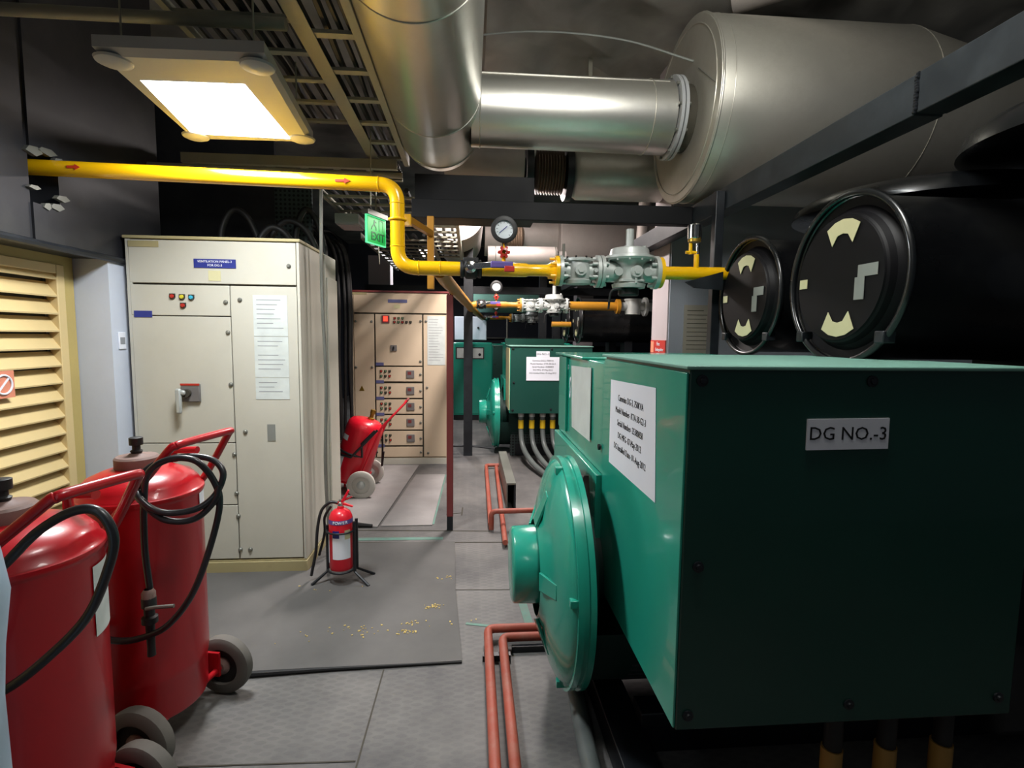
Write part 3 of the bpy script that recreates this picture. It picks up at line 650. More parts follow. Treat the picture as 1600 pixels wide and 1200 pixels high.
# labels on generator 3
pp = MB().box(.813, 1.023, 1.194, 1.1985, 1.233, 1.309, rot=Euler((0, -.012, 0)).to_matrix()).build('number_label', 'paper', g3)
text('lettering', 'DG NO.-3', (.918, 1.1935, 1.271), .046, 'ink', pp, ext=.0004)
xs = .517-.0065
pp = MB().prism([(xs, 1.868, 1.347), (xs, 1.405, 1.362), (xs, 1.38, 1.045), (xs, 1.868, 1.043)], (-.001, 0, 0)).build('data_sheet', 'paper', g3)
for i, s_ in enumerate(['Cummins DG-3, 750KVA', 'Model Number- KTA-38-G2-3', 'Serial Number- 25380858', 'DG MFG- 07-May-2012', 'DG Installed Date- 01-Aug-2012']):
    text('lettering', s_, (xs-.0016, 1.635, 1.292-i*.043), .030, 'ink', pp, face='-X', sx=.86, ext=.0003)
xs = .517-.0045
q_ = MB().prism([(xs-.001, 2.625, 1.355), (xs-.004, 2.18, 1.37), (xs-.006, 2.165, 1.058), (xs-.002, 2.58, 1.05)], (-.002, 0, 0)).build('plastic_sleeve', 'paperdull', g3)
B('small_label', 'paper', g3, xs-.002, xs, 2.75, 2.90, 1.10, 1.155); text('lettering', '0.600', (xs-.003, 2.825, 1.128), .04, 'ink', g3, face='-X')
text('emblem', 'S', (xs-.0015, 2.655, 1.235), .15, 'paper', g3, face='-X', bold=True, sx=.5); text('emblem', 'S', (xs-.0015, 2.72, 1.34), .035, 'paper', g3, face='-X', bold=True); text('emblem', 'B', (xs-.0015, 2.87, 1.345), .045, 'paper', g3, face='-X', bold=True); text('emblem', 'R', (xs-.0015, 2.80, 1.335), .045, 'paper', g3, face='-X', bold=True)
MB().prism([(xs-.001, 2.80, 1.21), (xs-.001, 2.85, 1.21), (xs-.001, 2.825, 1.25)], (-.001, 0, 0)).build('warning_triangle', 'tagyel', g3)
MB().lathe([(0, .012), (.008, .012), (.01, .006), (.01, 0)], (.509, 2.0, 1.07), (-1, 0, 0), 10).build('latch', 'blk', g3)
b = MB().box(.5, .512, 2.72, 2.93, 1.0, 1.395).build('terminal_door', 'teal', g3, bev=.002)

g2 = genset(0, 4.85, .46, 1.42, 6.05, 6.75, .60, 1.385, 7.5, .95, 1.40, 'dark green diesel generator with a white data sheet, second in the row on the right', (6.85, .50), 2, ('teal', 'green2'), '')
B('lamp_reflection', 'cream_sticker', g2, .445, .455, 6.06, 6.6, .64, 1.36)  # pale strip paints the lamp's reflection on the box's left side
B('top_rail', 'tealshade', g2, .44, 1.2, 6.7, 6.76, 1.385, 1.47)
p = B('number_label', 'paper', g2, .76, .915, 6.042, 6.0485, 1.264, 1.33); text('lettering', 'DG NO.-2', (.838, 6.041, 1.297), .034, 'ink', p)
p = B('data_sheet', 'paper', g2, .645, 1.03, 6.042, 6.0485, .99, 1.263)
for i, s_ in enumerate(['Cummins DG-2, 750KVA', 'Model Number- KTA-38-G2-3', 'Serial Number- 25380859', 'DG MFG- 07-May-2012', 'DG Installed Date- 01-Aug-2012']):
    text('lettering', s_, (.838, 6.041, 1.22-i*.036), .024, 'ink', p)
g1 = genset(0, 9.6, .46, 1.42, 10.9, 11.6, .60, 1.30, 12.2, .95, 1.32, 'teal generator end cover barely visible behind the second generator, farthest in the row', (11.5, .75), 1, ('teal', 'green2'), '')

# cables under generator 2's box
for i, x in enumerate((.60, .73, .86, .98)):
    cb = thing('power_cable', ['leftmost', 'second from left', 'third from left', 'rightmost'][i]+' of the four thick cables dropping from the second generator box', 'cable', (x, 6.2, 0), group='cables of the second generator')
    MB().tube(bez([(x, 6.15, .62), (x, 6.15, .40), (x+.02, 6.05, .2), (x+.10, 5.7, .09), (x+.24, 5.2, .045), (x+.36, 4.8, .04)]), .03, 12).build('sheath', 'cable', cb)
    MB().cyl((x, 6.15, .598), (x, 6.15, .55), .036, seg=16).build('gland', 'alu', cb)
    MB().cyl((x, 6.15, .51), (x, 6.15, .41), .033, seg=16).build('yellow_tag', 'tagyel', cb)
tag(B('perforated_guard', 'perf', None, .50, 1.5, 6.5, 6.52, .0, .62), 'dark perforated guard sheet behind the hanging power cables', 'guard')
sk = thing('steel_channel', 'grey steel channel bearer under the second generator, its open end facing the camera', 'beam', (.35, 5, 0))
MB().box(.31, .39, 4.37, 5.62, .235, .25).box(.31, .32, 4.37, 5.62, 0, .235).build('web', 'conduit', sk)
MB().box(.375, .39, 4.37, 5.62, 0, .235).build('flange', 'blk', sk)
# cables under generator 3's box
for i, x in enumerate((1.015, 1.175, 1.345)):
    cb = thing('power_cable', ['leftmost', 'middle', 'rightmost'][i]+' of the three tagged black cables below the nearest generator box', 'cable', (x, 1.3, 0), group='cables of the nearest generator')
    MB().tube(bez([(x, 1.3, .53), (x, 1.3, .3), (x-.02, 1.3, .1), (x-.05, 1.2, .03)]), .024, 12).build('sheath', 'rubber', cb)
    MB().cyl((x, 1.3, .36), (x, 1.3, .27), .028, seg=14).build('cable_tag', 'tagtan', cb)
MBt = MB().tube(bez([(.47, 2.35, .035), (.43, 1.9, .035), (.415, 1.6, .035), (.42, 1.3, .035), (.44, .9, .035)]), .034, 14)
tag(MBt.build('floor_cable', 'cable'), 'thick grey cable on the floor beneath the nearest generator end cover', 'cable')
tag(B('steel_bearer', 'blk', None, .50, .62, .2, 2.9, 0, .11, bev=.004), 'black steel bearer on the floor beneath the nearest generator', 'beam')

# floor pipes
def pipe(name, pts, r, mat, label, cat='pipe', group=None):
    return tag(MB().tube(pts, r, 14).build(name, mat), label, cat, group)
def corner(a, c, b, R=.04, n=6):
    a, c, b = map(Vector, (a, c, b)); d1 = (a-c).normalized(); d2 = (b-c).normalized()
    out = [a]
    for k in range(n+1):
        t = k/n; p0 = c+d1*R; p2 = c+d2*R
        out.append(p0*(1-t)**2+c*2*t*(1-t)+p2*t*t)
    out.append(b); return out
pipe('floor_pipe', corner((.082, .3, .05), (.09, 2.49, .05), (.55, 2.49, .05)), .021, 'redox', 'outer of two red oxide pipes bending on the floor beside the nearest generator')
pipe('floor_pipe', corner((.150, .3, .05), (.158, 2.41, .05), (.55, 2.41, .05)), .021, 'redox', 'inner of two red oxide pipes bending on the floor beside the nearest generator')
pipe('floor_pipe', corner((.165, 3.97, .0), (.165, 3.95, .15), (.72, 3.95, .155)), .02, 'redox', 'short raised red oxide pipe bend crossing to the second generator')
pipe('floor_pipe', corner((.16, 3.97, .04), (.18, 5.85, .04), (.4, 5.85, .04)), .02, 'redox', 'outer of two red oxide pipes on the pale floor toward the second generator')
pipe('floor_pipe', [(.25, 3.6, .04), (.29, 5.75, .04), (.295, 5.78, .04)], .02, 'redox', 'inner of two red oxide pipes on the pale floor toward the second generator')
cl = MB().box(.06, .19, 2.30, 2.33, 0, .028).box(.2, .50, 2.36, 2.38, 0, .03)
tag(cl.build('pipe_clamp', 'blk'), 'black clamp bar under the two bent red oxide floor pipes', 'clamp')

# ------------------------------------------------------------------ black canisters
def canister(x, y, z, r, label, x1):
    c = thing('air_filter_canister', label, 'canister', (x+.6, y, z))
    MB().lathe([(.04, r*.96), (.03, r*1.0), (.05, r*.97), (.6, r*.97), (.61, r*.985), (.63, r*.985), (.64, r*.97), (x1-x, r*.97), (x1-x, 0)], (x, y, z), (1, 0, 0), 72).build('shell', 'blkcan', c)
    MB().ring((x+.025, y, z), (1, 0, 0), r, .012, 72, 12).build('clamp_ring', 'blkgl', c)
    en = MB().lathe([(.0, 0), (.0, r*.70), (.0, r*.74), (.006, r*.75), (.012, r*.77), (.03, r*.80), (.05, r*.86), (.04, r*.98)], (x-.0, y, z), (1, 0, 0), 72).build('end_cap', 'endcap', c, sharp=14)
    for s_ in (-1, 1):
        py = y+s_*r*.72; pz = z-r*.7
        MB().box(x+.005, x+.05, y-.02+s_*r*.70, y+.02+s_*r*.70, pz-.02, pz+.02).build('latch', 'blk', c, bev=.004)
    def fan(zc, up):
        m = MB(); pts = []
        a = [math.radians(q) for q in ((60, 75, 90, 105, 120) if up else (-60, -75, -90, -105, -120))]
        for k in a: pts.append((x-.002, y-.02+r*.70*math.cos(k)*.8, z+r*.70*math.sin(k)))
        for k in a[::-1]: pts.append((x-.002, y-.02+r*.46*math.cos(k)*.75, z+r*(.46 if abs(abs(k)-PI/2) > .3 else .53)*math.sin(k)))
        m.prism(pts, (-.002, 0, 0)); m.build('sticker', 'cream_sticker', c)
    fan(0, True); fan(0, False)
    # camera-left of end = far side (+y)
    B('sticker', 'cream_sticker', c, x-.004, x-.002, y+r*.55, y+r*.70, z-.02, z+.015)
    MB().box(x-.004, x-.002, y-r*.66, y-r*.36, z-.005, z+.035).box(x-.004, x-.002, y-r*.47, y-r*.32, z-.08, z-.005).build('tape', 'silver_tape', c)
    return c
canister(1.30, 1.8, 1.715, .293, 'big black cylindrical canister above the nearest generator, closer of the pair', 3.2)
canister(1.36, 2.56, 1.71, .285, 'black cylindrical canister behind the bigger one, by the yellow gas pipe end', 3.2)
canister(1.34, 6.65, 1.71, .285, 'black canister above the second generator, closer of the far pair', 2.9)
canister(1.32, 7.4, 1.71, .285, 'black canister above the second generator, farther of the far pair', 2.9)
# supports
for (y0, l_) in ((1.7, 'black cradle bracket carrying the closer near canister'), (2.46, 'black cradle bracket carrying the farther near canister'), (6.55, 'black cradle bracket under the closer far canister'), (7.3, 'black cradle bracket under the farther far canister')):
    tag(B('canister_bracket', 'blk', None, 1.95, 2.05, y0, y0+.2, 1.29, 1.45), l_, 'bracket')
# black dished covers above
d1 = thing('black_duct_cover', 'flat black dished cover just above the bigger canister', 'cover', (2.08, 2.38, 2.06))
MB().lathe([(0, 0), (0, .50), (.008, .515), (.02, .512), (.05, .50), (.08, .46), (.095, .40), (.10, 0)], (2.08, 2.37, 2.075), (0, 0, 1), 64).build('dish', 'blkgl', d1)
MB().cyl((2.08, 2.37, 1.99), (2.08, 2.37, 2.08), .2, seg=32).build('neck', 'blk', d1)
d2 = thing('black_duct_cover', 'higher black dished cover at the right edge under the diagonal beam', 'cover', (2.25, 1.7, 2.2))
MB().lathe([(0, 0), (0, .48), (.008, .495), (.02, .492), (.07, .475), (.105, .43), (.125, .35), (.13, 0)], (2.26, 1.66, 2.19), (0, 0, 1), 64).build('dish', 'blkgl', d2)
MB().cyl((2.26, 1.66, 1.98), (2.26, 1.66, 2.2), .2, seg=32).build('neck', 'blk', d2)

# ------------------------------------------------------------------ steelwork
bm_ = thing('steel_beam', 'black box section beam running diagonally overhead at the right', 'beam', (1.46, 1.5, 2.2))
MB().box(1.4, 1.5, -1.2, 1.62, 2.215, 2.34).box(1.4, 1.5, 1.632, 8.2, 2.212, 2.338).box(1.402, 1.498, 1.61, 1.64, 2.217, 2.336).build('section', 'beam', bm_, bev=.003)
wl = MB()
for k in range(14): wl.lathe([(-.006, 0), (-.004, .006), (.004, .006), (.006, 0)], (1.398+random.uniform(-.001, .001), 1.626+random.uniform(-.003, .003), 2.22+k*.0088), (0, 1, 0), 8)
wl.build('weld_bead', 'blk', bm_)
tag(B('steel_beam', 'blkdk', None, -.36, 1.395, 3.3, 3.38, 2.215, 2.325, bev=.003), 'black channel beam crossing overhead behind the gas pipe', 'beam')
tag(B('steel_beam', 'blkdk', None, -.35, .40, 3.40, 3.6, 2.23, 2.50, bev=.003), 'deeper short black beam resting behind the crossing channel, under the big duct end', 'beam')
tag(B('steel_post', 'blk', None, 1.345, 1.395, 2.87, 2.92, 0, 2.31, bev=.003), 'black angle post beside the farther near canister, rising to the diagonal beam', 'post')
bp = thing('steel_post', 'thick black steel post beside the far teal cabinet', 'post', (-.03, 6.54, 0))
B('shaft', 'blk', bp, -.085, .025, 6.5, 6.61, 0, 2.6); MB().tube([(-.25, 6.55, .115), (-.03, 6.54, .12), (.3, 6.54, .085)], .013, 8).build('foot_brace', 'blk', bp)
tag(B('steel_post', 'blk', None, 1.12, 1.24, 8.6, 8.72, 0, 2.6), 'black post far behind the second generator', 'post')
tag(B('steel_post', 'blk', None, 1.30, 1.42, 8.3, 8.4, 0, 2.6), 'black post behind the far black canisters', 'post')
tag(B('steel_beam', 'blk', None, -1.6, 2.3, 8.2, 8.3, 2.15, 2.26), 'far black beam crossing beyond the second generator', 'beam')

# ------------------------------------------------------------------ exhaust ducting
def seam_ring(par, o, ax, R, r=.006): MB().ring(o, ax, R, r, 56, 8).build('seam', 'silver2', par)
d = thing('exhaust_duct', 'large galvanised duct running overhead toward the camera with a round closed end', 'duct', (-.21, 2, 2.84))
m = MB().lathe([(-2.6+0, 0), (-2.6, .262), (1.55, .262), (1.57, .256), (1.64, .25), (1.70, .225), (1.74, .18), (1.76, .10), (1.765, 0)], (-.21, 2.0, 2.84), (0, 1, 0), 80); m.build('tube', 'silver', d)
for y in (.3, 1.05, 1.95, 3.0, 3.53): seam_ring(d, (-.21, y, 2.84), (0, 1, 0), .262, .004)
d = thing('exhaust_branch', 'shiny galvanised branch pipe linking the overhead duct to the big silencer drum', 'duct', (.6, 3.25, 2.85))
MB().lathe([(0, .20), (1.18, .206), (1.18, 0)], (.0, 3.25, 2.83), (1, 0, 0), 72).build('tube', 'silver', d)
seam_ring(d, (.05, 3.25, 2.83), (1, 0, 0), .201, .004); seam_ring(d, (1.05, 3.25, 2.83), (1, 0, 0), .206, .004)
B('lap_seam', 'silver2', d, .05, 1.15, 3.25-.142, 3.25-.132, 2.975, 2.983)
f_ = MB().lathe([(0, .18), (0, .235), (.018, .235), (.018, .18)], (1.19, 3.25, 2.83), (1, 0, 0), 56).build('flange', 'lampwhite', d)
MB().lathe([(0, .18), (0, .235), (.018, .235), (.018, .18)], (1.215, 3.25, 2.83), (1, 0, 0), 56).build('flange', 'lampwhite', d)
for k in range(10):
    a = 2*PI*k/10; MB().cyl((1.175, 3.25+.22*math.cos(a), 2.83+.22*math.sin(a)), (1.245, 3.25+.22*math.cos(a), 2.83+.22*math.sin(a)), .009, seg=8).build('flange_bolt', 'conduit', d)
MB().cyl((1.18, 3.25, 2.83), (1.30, 3.25, 2.83), .19, seg=40).build('neck', 'seam', d)
d = thing('silencer_drum', 'huge galvanised silencer drum overhead at the upper right', 'silencer', (2, 3.3, 2.9))
MB().lathe([(0, 0), (.0, .47), (.005, .516), (.012, .52), (1.25, .52), (1.75, .42), (3.2, .42), (3.2, 0)], (1.30, 3.3, 2.88), (1, 0, 0), 96).build('shell', 'silver2', d)
seam_ring(d, (1.315, 3.3, 2.88), (1, 0, 0), .52, .007); seam_ring(d, (1.38, 3.3, 2.88), (1, 0, 0), .52, .003); seam_ring(d, (1.298, 3.3, 2.88), (1, 0, 0), .47, .0035)
MB().box(1.296, 1.30, 2.95, 2.954, 2.80, 3.1, rot=Euler((-.9, 0, 0)).to_matrix()).build('face_seam', 'conduit', d)
seam_ring(d, (2.55, 3.3, 2.88), (1, 0, 0), .52, .003)
d = thing('exhaust_pipe', 'clad exhaust pipe with a ribbed bellows running behind the bright branch pipe', 'duct', (.9, 4.2, 2.8))
MB().lathe([(0, 0), (0, .17), (.05, .2), (.72, .2), (.72, 0)], (.78, 4.2, 2.78), (1, 0, 0), 56).build('cladding', 'silver2', d)
B('hanger_strap', 'tray', d, .9, .93, 4.19, 4.21, 2.95, 3.72)
bl = [(0, .1)]
for k in range(10): bl += [(.01+k*.022, .13), (.018+k*.022, .17), (.026+k*.022, .13)]
MB().lathe(bl+[(.24, .1)], (.49, 4.2, 2.78), (1, 0, 0), 48).build('bellows', 'redbrown', d)
MB().lathe([(0, .1), (0, .205), (.05, .205), (.05, .1)], (.725, 4.2, 2.77), (1, 0, 0), 48).build('clamp', 'blk', d)
MB().lathe([(0, .1), (0, .2), (.05, .2), (.05, .1)], (.42, 4.2, 2.78), (1, 0, 0), 48).build('clamp', 'blk', d)
MB().lathe([(0, 0), (0, .17), (.6, .17), (.6, 0)], (-.2, 4.2, 2.82), (1, 0, 0), 48).build('left_cladding', 'silvermatt', d)
tag(MB().cyl((1.6, 3.3, 3.60), (2.9, 2.3, 3.60), .11, seg=40).build('ceiling_duct', 'silvermatt'), 'matt duct slanting just under the ceiling above the silencer drum', 'duct')

# second row of ducting
m = MB().lathe([(-2.2, 0), (-2.2, .30), (-.3, .30), (0, .26), (.6, .25), (.75, .2), (.8, 0)], (-.16, 7.9, 2.80), (0, 1, 0), 64)
tag(m.build('exhaust_duct', 'silvermatt'), 'pale matt duct overhead beyond the black crossing beam, with a sloped end', 'duct')
d = thing('exhaust_branch', 'pale cylinder branch pipe hanging over the second generator', 'duct', (.6, 7.8, 2.6))
MB().cyl((.22, 7.0, 2.545), (1.12, 7.0, 2.555), .125, seg=48).build('tube', 'silvermatt', d)
MB().ring((1.10, 7.0, 2.553), (1, 0, 0), .127, .008).build('seam', 'conduit', d); MB().ring((.32, 7.0, 2.547), (1, 0, 0), .127, .004).build('seam', 'conduit', d)
MB().cyl((1.12, 7.0, 2.555), (1.25, 7.0, 2.555), .07, seg=24).build('neck', 'silvermatt', d)
d = thing('silencer_drum', 'pale matt silencer drum over the second generator, seen under the black beam', 'silencer', (2, 7.6, 2.9))
MB().lathe([(0, 0), (0, .54), (.01, .55), (1.5, .55), (1.8, .4), (2.6, .4), (2.6, 0)], (1.25, 7.9, 2.88), (1, 0, 0), 72).build('shell', 'silvermatt', d)
MB().lathe([(0, 0), (0, .30), (1.2, .30), (1.2, 0)], (.2, 7.9, 2.98), (1, 0, 0), 56).build('inlet', 'silvermatt', d)
bl = [(0, .1)]
for k in range(7): bl += [(.01+k*.03, .17), (.022+k*.03, .21), (.034+k*.03, .17)]
MB().lathe(bl+[(.24, .1)], (.48, 7.3, 2.85), (1, 0, 0), 40).build('bellows', 'redbrown', d)
tag(MB().cyl((.05, 10.2, 2.15), (1.7, 10.2, 2.15), .2, seg=40).build('clad_pipe', 'teal_lid'), 'pale teal clad pipe far back behind the second gas train', 'pipe')
tag(MB().cyl((1.95, 6.0, 2.5), (2.0, 6.0, 3.6), .07, seg=20).build('drop_pipe', 'silvermatt'), 'pale vertical drop pipe between the far silencer and the nearer regulator', 'pipe')
# sagging wire at the ceiling
tag(MB().tube(bez([(-.1, 3.6, 3.42), (.4, 3.45, 3.40), (.9, 3.3, 3.30), (1.3, 3.15, 3.12)]), .006, 6).build('sagging_wire', 'silver_tape'), 'thin pale wire sagging across the foil ceiling above the branch pipe', 'wire')
# crinkled foil blanket hanging below slab
random.seed(3)
m = MB(); nx, ny = 26, 22; V = []
for j in range(ny+1):
    row = []
    for i in range(nx+1):
        x = .1+i*(5.1-.1)/nx; y = 1.2+j*4.2/ny
        row.append(m.bm.verts.new((x, y, 3.62+random.uniform(-.07, .05))))
    V.append(row)
for j in range(ny):
    for i in range(nx): m.bm.faces.new([V[j][i], V[j][i+1], V[j+1][i+1], V[j+1][i]])
struct(m.build('ceiling_insulation', 'ceil', sharp=60))

# ------------------------------------------------------------------ cable trays
def tray(name, x0, x1, y0, y1, z, label, rails=(.05, .05), step=.3, cables=0, hgt=.06, axis='y'):
    t = thing(name, label, 'cable tray', ((x0+x1)/2, (y0+y1)/2, z))
    if axis == 'y':
        for xx, s_ in ((x0, 1), (x1, -1)):
            a, b = (xx, xx+.008) if s_ > 0 else (xx-.008, xx)
            f0, f1 = (xx, xx+rails[0]) if s_ > 0 else (xx-rails[1], xx)
            MB().box(a, b, y0, y1, z, z+hgt).box(f0, f1, y0, y1, z-.003, z).build('rail', 'tray', t, bev=.001)
        y = y0+.1
        while y < y1-.02:
            MB().box(x0+.01, x1-.01, y-.02, y+.02, z+.005, z+.02).build('rung', 'tray', t); y += step
    else:
        for yy, s_ in ((y0, 1), (y1, -1)):
            a, b = (yy, yy+.008) if s_ > 0 else (yy-.008, yy)
            f0, f1 = (yy, yy+.04) if s_ > 0 else (yy-.04, yy)
            MB().box(x0, x1, a, b, z, z+hgt).box(x0, x1, f0, f1, z-.003, z).build('rail', 'tray', t, bev=.001)
        x = x0+.1
        while x < x1-.02:
            MB().box(x-.02, x+.02, y0+.01, y1-.01, z+.005, z+.02).build('rung', 'tray', t); x += step
    for k in range(cables):
        f_ = (k+.5)/cables
        if axis == 'y':
            xx = x0+.03+(x1-x0-.06)*f_; pts = [(xx+random.uniform(-.012, .012), y0+(y1-y0)*j/8, z+.04+random.uniform(-.002, .02)) for j in range(9)]
        else:
            yy = y0+.03+(y1-y0-.06)*f_; pts = [(x0+(x1-x0)*j/6, yy+random.uniform(-.012, .012), z+.04+random.uniform(-.002, .02)) for j in range(7)]
        MB().tube(bez(pts, 3), random.choice((.012, .016, .02)), 6).build('laid_cable', 'rubber', t)
    return t
tray('cable_tray', -.70, -.44, .4, 3.92, 2.70, 'ladder cable tray beside the large overhead duct', (.07, .035), .30, 4)
tray('cable_tray', -1.30, -.76, 1.0, 3.7, 2.86, 'wide ladder cable tray with dark cables above the lit lamp', (.03, .03), .28, 8)
tray('cable_tray', -1.9, -.50, 3.72, 4.02, 2.62, 'cross-running cable tray behind the lit lamp', step=.22, cables=4, axis='x')
tray('cable_tray', -1.15, -.42, 4.2, 5.6, 2.56, 'long cable tray running away over the aisle, nearer section', (.03, .03), .25, 7)
tray('cable_tray', -1.15, -.42, 5.7, 8.4, 2.50, 'long cable tray running away over the aisle, farther section', (.03, .03), .25, 7)
tray('cable_tray', -.40, -.1, 4.3, 6.6, 2.42, 'narrow cable tray over the farther cream cabinet', (.03, .03), .25, 3)
tray('cable_tray', -2.02, -1.62, .5, 2.5, 3.0, 'cable tray high in the upper left corner', (.03, .03), .2, 3)
tag(MB().tube([(-2.07, 2.34, 2.76), (-.745, 2.30, 2.74)], .024, 12).build('support_tube', 'tray'), 'grey support tube crossing above the lit lamp at the top left', 'tube')
tag(MB().tube([(-2.07, 3.62, 2.56), (-.45, 3.60, 2.54)], .02, 12).build('support_tube', 'tray'), 'grey support tube crossing just above the yellow pipe', 'tube')
tag(MB().tube([(-.62, 3.4, 2.3), (-.615, 3.4, 2.75)], .004, 6).build('hanger_rod', 'tray'), 'thin threaded rod hanging from the tray behind the duct edge', 'rod')
tag(MB().tube([(-.86, 5.0, 2.56), (-.84, 5.0, 2.15)], .005, 6).build('hanging_wire', 'tray'), 'thin wire hanging from the tray behind the small white fitting', 'wire')
# drooping cables and dark mesh panel behind cabinets
random.seed(11)
tag(B('dark_partition', 'wallblk', None, -3.0, -1.62, 4.62, 4.66, 0, 3.7), 'dark sheet partition behind the nearest cream cabinet row', 'partition')
tag(B('mesh_panel', 'perf', None, -1.62, -1.32, 4.6, 4.62, 0, 2.9), 'dark mesh panel above and behind the nearest cream cabinets', 'panel')
for k in range(12):
    x = -1.55+k*.028+random.uniform(-.008, .008); y = 5.55+random.uniform(-.12, .12)
    o = MB().tube(bez([(x-.55-random.uniform(0, .3), y-.25, 2.1+random.uniform(-.1, .3)), (x-.3, y, 2.5+random.uniform(-.05, .08)), (x-.06, y, 2.38), (x, y, 1.9), (x+random.uniform(-.02, .02), y, 1.2), (x+random.uniform(-.02, .02), y, .5), (x, y, .01)]), random.uniform(.014, .022), 8).build('hanging_cable', 'rubber')
    tag(o, 'one of the bundle of black cables dropping between the two cream cabinets', 'cable', 'black cables dropping between the cabinets')
for k, (x, y, h, w_) in enumerate(((-1.42, 4.0, .20, .11), (-1.38, 4.25, .30, .16), (-1.72, 4.1, .34, .12), (-1.30, 4.4, .42, .10))):
    o = MB().tube(bez([(x-w_, y, 2.07), (x-w_*.95, y+.02, 2.07+h*.6), (x-w_*.3, y+.03, 2.07+h), (x+w_*.5, y+.05, 2.07+h*.85), (x+w_, y+.1, 2.07+h*.3), (x+w_, y+.1, 2.0)]), .024, 10).build('looped_cable', 'rubber')
    tag(o, ['small loop of thick black cable on top of the nearest cream cabinets', 'wider cable loop behind the small loop on the cabinet tops', 'leftmost tall cable loop on the cabinet tops', 'rightmost tall narrow cable loop near the mesh panel'][k], 'cable')
# ------------------------------------------------------------------ ceiling lamp
lt = thing('ceiling_lamp', 'lit rectangular ceiling lamp with bulged corners at the upper left', 'lamp', (-1.06, 2.42, 2.5))
ZL = 2.475
cs = [(-1.325, 2.045), (-.735, 2.03), (-.81, 2.87), (-1.415, 2.89)]
ins = [(-1.285, 2.25), (-.89, 2.24), (-.905, 2.82), (-1.37, 2.80)]
m = MB()
vo = [m.bm.verts.new((x, y, ZL+.06)) for x, y in cs]; vm = [m.bm.verts.new((x, y, ZL+.02)) for x, y in cs]
cx = sum(c[0] for c in cs)/4; cy = sum(c[1] for c in cs)/4
vb = [m.bm.verts.new((x+(cx-x)*.06, y+(cy-y)*.06, ZL)) for x, y in cs]; vi = [m.bm.verts.new((x, y, ZL+.002)) for x, y in ins]
for A, Bq in ((vo, vm), (vm, vb), (vb, vi)):
    for k in range(4): m.bm.faces.new([A[k], A[(k+1) % 4], Bq[(k+1) % 4], Bq[k]])
m.bm.faces.new(vo); m.build('housing', 'lampwhite', lt)
m = MB(); m.prism([(x, y, ZL+.0012) for x, y in ins], (0, 0, .006)); m.build('diffuser', 'glow', lt)
for (x, y), (qx, qy) in zip(cs, ins):
    px2 = x+(cx-x)*.14; py2 = y+(cy-y)*.14
    MB().lathe([(0, .062), (.008, .058), (.016, .04), (.02, 0)], (px2, py2, ZL+.003), (0, 0, -1), 24).build('corner_boss', 'lampwhite', lt)
for k, dy in enumerate((0, .7)):
    pass
for (x, y) in cs: MB().cyl((x+(cx-x)*.2, y+(cy-y)*.2, ZL+.06), (x+(cx-x)*.2, y+(cy-y)*.2, 2.83), .004, seg=6).build('hanger_rod', 'tray', lt)
# other lamps of the room
def batten(x, y, z, L_, w_, mat, label, ax='y'):
    t = thing('ceiling_lamp', label, 'lamp', (x, y, z))
    a, b = (w_/2, L_/2) if ax == 'y' else (L_/2, w_/2)
    MB().box(x-a-.02, x+a+.02, y-b-.02, y+b+.02, z+.01, z+.07).build('housing', 'lampwhite', t)
    MB().box(x-a, x+a, y-b, y+b, z, z+.012).build('diffuser', mat, t)
    MB().cyl((x, y, z+.07), (x, y, 3.72), .006, seg=6).build('hanger_rod', 'tray', t)
    return t
batten(.25, 4.95, 2.95, 1.0, .22, 'glow2', 'ceiling lamp hidden behind the crossing black beam')
batten(.55, 6.3, 3.3, .9, .2, 'glow2', 'ceiling lamp above the second generator ducts')
batten(-.75, 9.4, 2.9, .9, .2, 'glow2', 'ceiling lamp far down the aisle')
wb = thing('ceiling_fitting', 'small unlit white box fitting under the trays beside the green exit sign', 'lamp', (-1.04, 4.75, 2.43))
MB().prism([(-1.136, 4.6, 2.51), (-.942, 4.6, 2.51), (-.942, 4.6, 2.43), (-1.136, 4.6, 2.43)], (0, .28, 0)).build('box', 'lampwhite', wb)
MB().box(-1.12, -.955, 4.62, 4.86, 2.418, 2.431).build('diffuser', 'pinklit', wb)
MB().cyl((-1.04, 4.74, 2.51), (-1.04, 4.74, 2.56), .01, seg=8).build('stem', 'tray', wb)

# exit sign
ang = math.atan2(.2, .088)
R = Matrix.Rotation(ang, 4, 'Z') @ Matrix.Rotation(PI/2, 4, 'X')
es = thing('exit_sign', 'glowing green hanging EXIT sign beside the yellow pipe bend', 'sign', (-.71, 4.1, 2.28))
c0 = Vector((-.71, 4.1, 2.278))
def signbox(name, a0, a1, z0, z1, d0, d1, mat, par):
    ux = Vector((math.cos(ang), math.sin(ang), 0)); un = Vector((math.sin(ang), -math.cos(ang), 0))
    q = [c0+ux*a0+un*d0, c0+ux*a1+un*d0, c0+ux*a1+un*d1, c0+ux*a0+un*d1]
    return MB().prism([(v.x, v.y, c0.z+z0) for v in q], (0, 0, z1-z0)).build(name, mat, par)
signbox('housing', -.13, .13, .10, .135, -.035, .02, 'conduit', es)
signbox('rim', -.125, .125, -.105, .10, -.012, .003, 'exitrim', es)
fc = signbox('face', -.116, .116, -.096, .092, .003, .006, 'exitgreen', es)
un = Vector((math.sin(ang), -math.cos(ang), 0)); ux = Vector((math.cos(ang), math.sin(ang), 0))
text('lettering', 'EXIT', c0+un*.0075+ux*.01-Vector((0, 0, .05)), .085, 'exitpale', fc, face=R, bold=True)
m = MB()  # running figure and door above
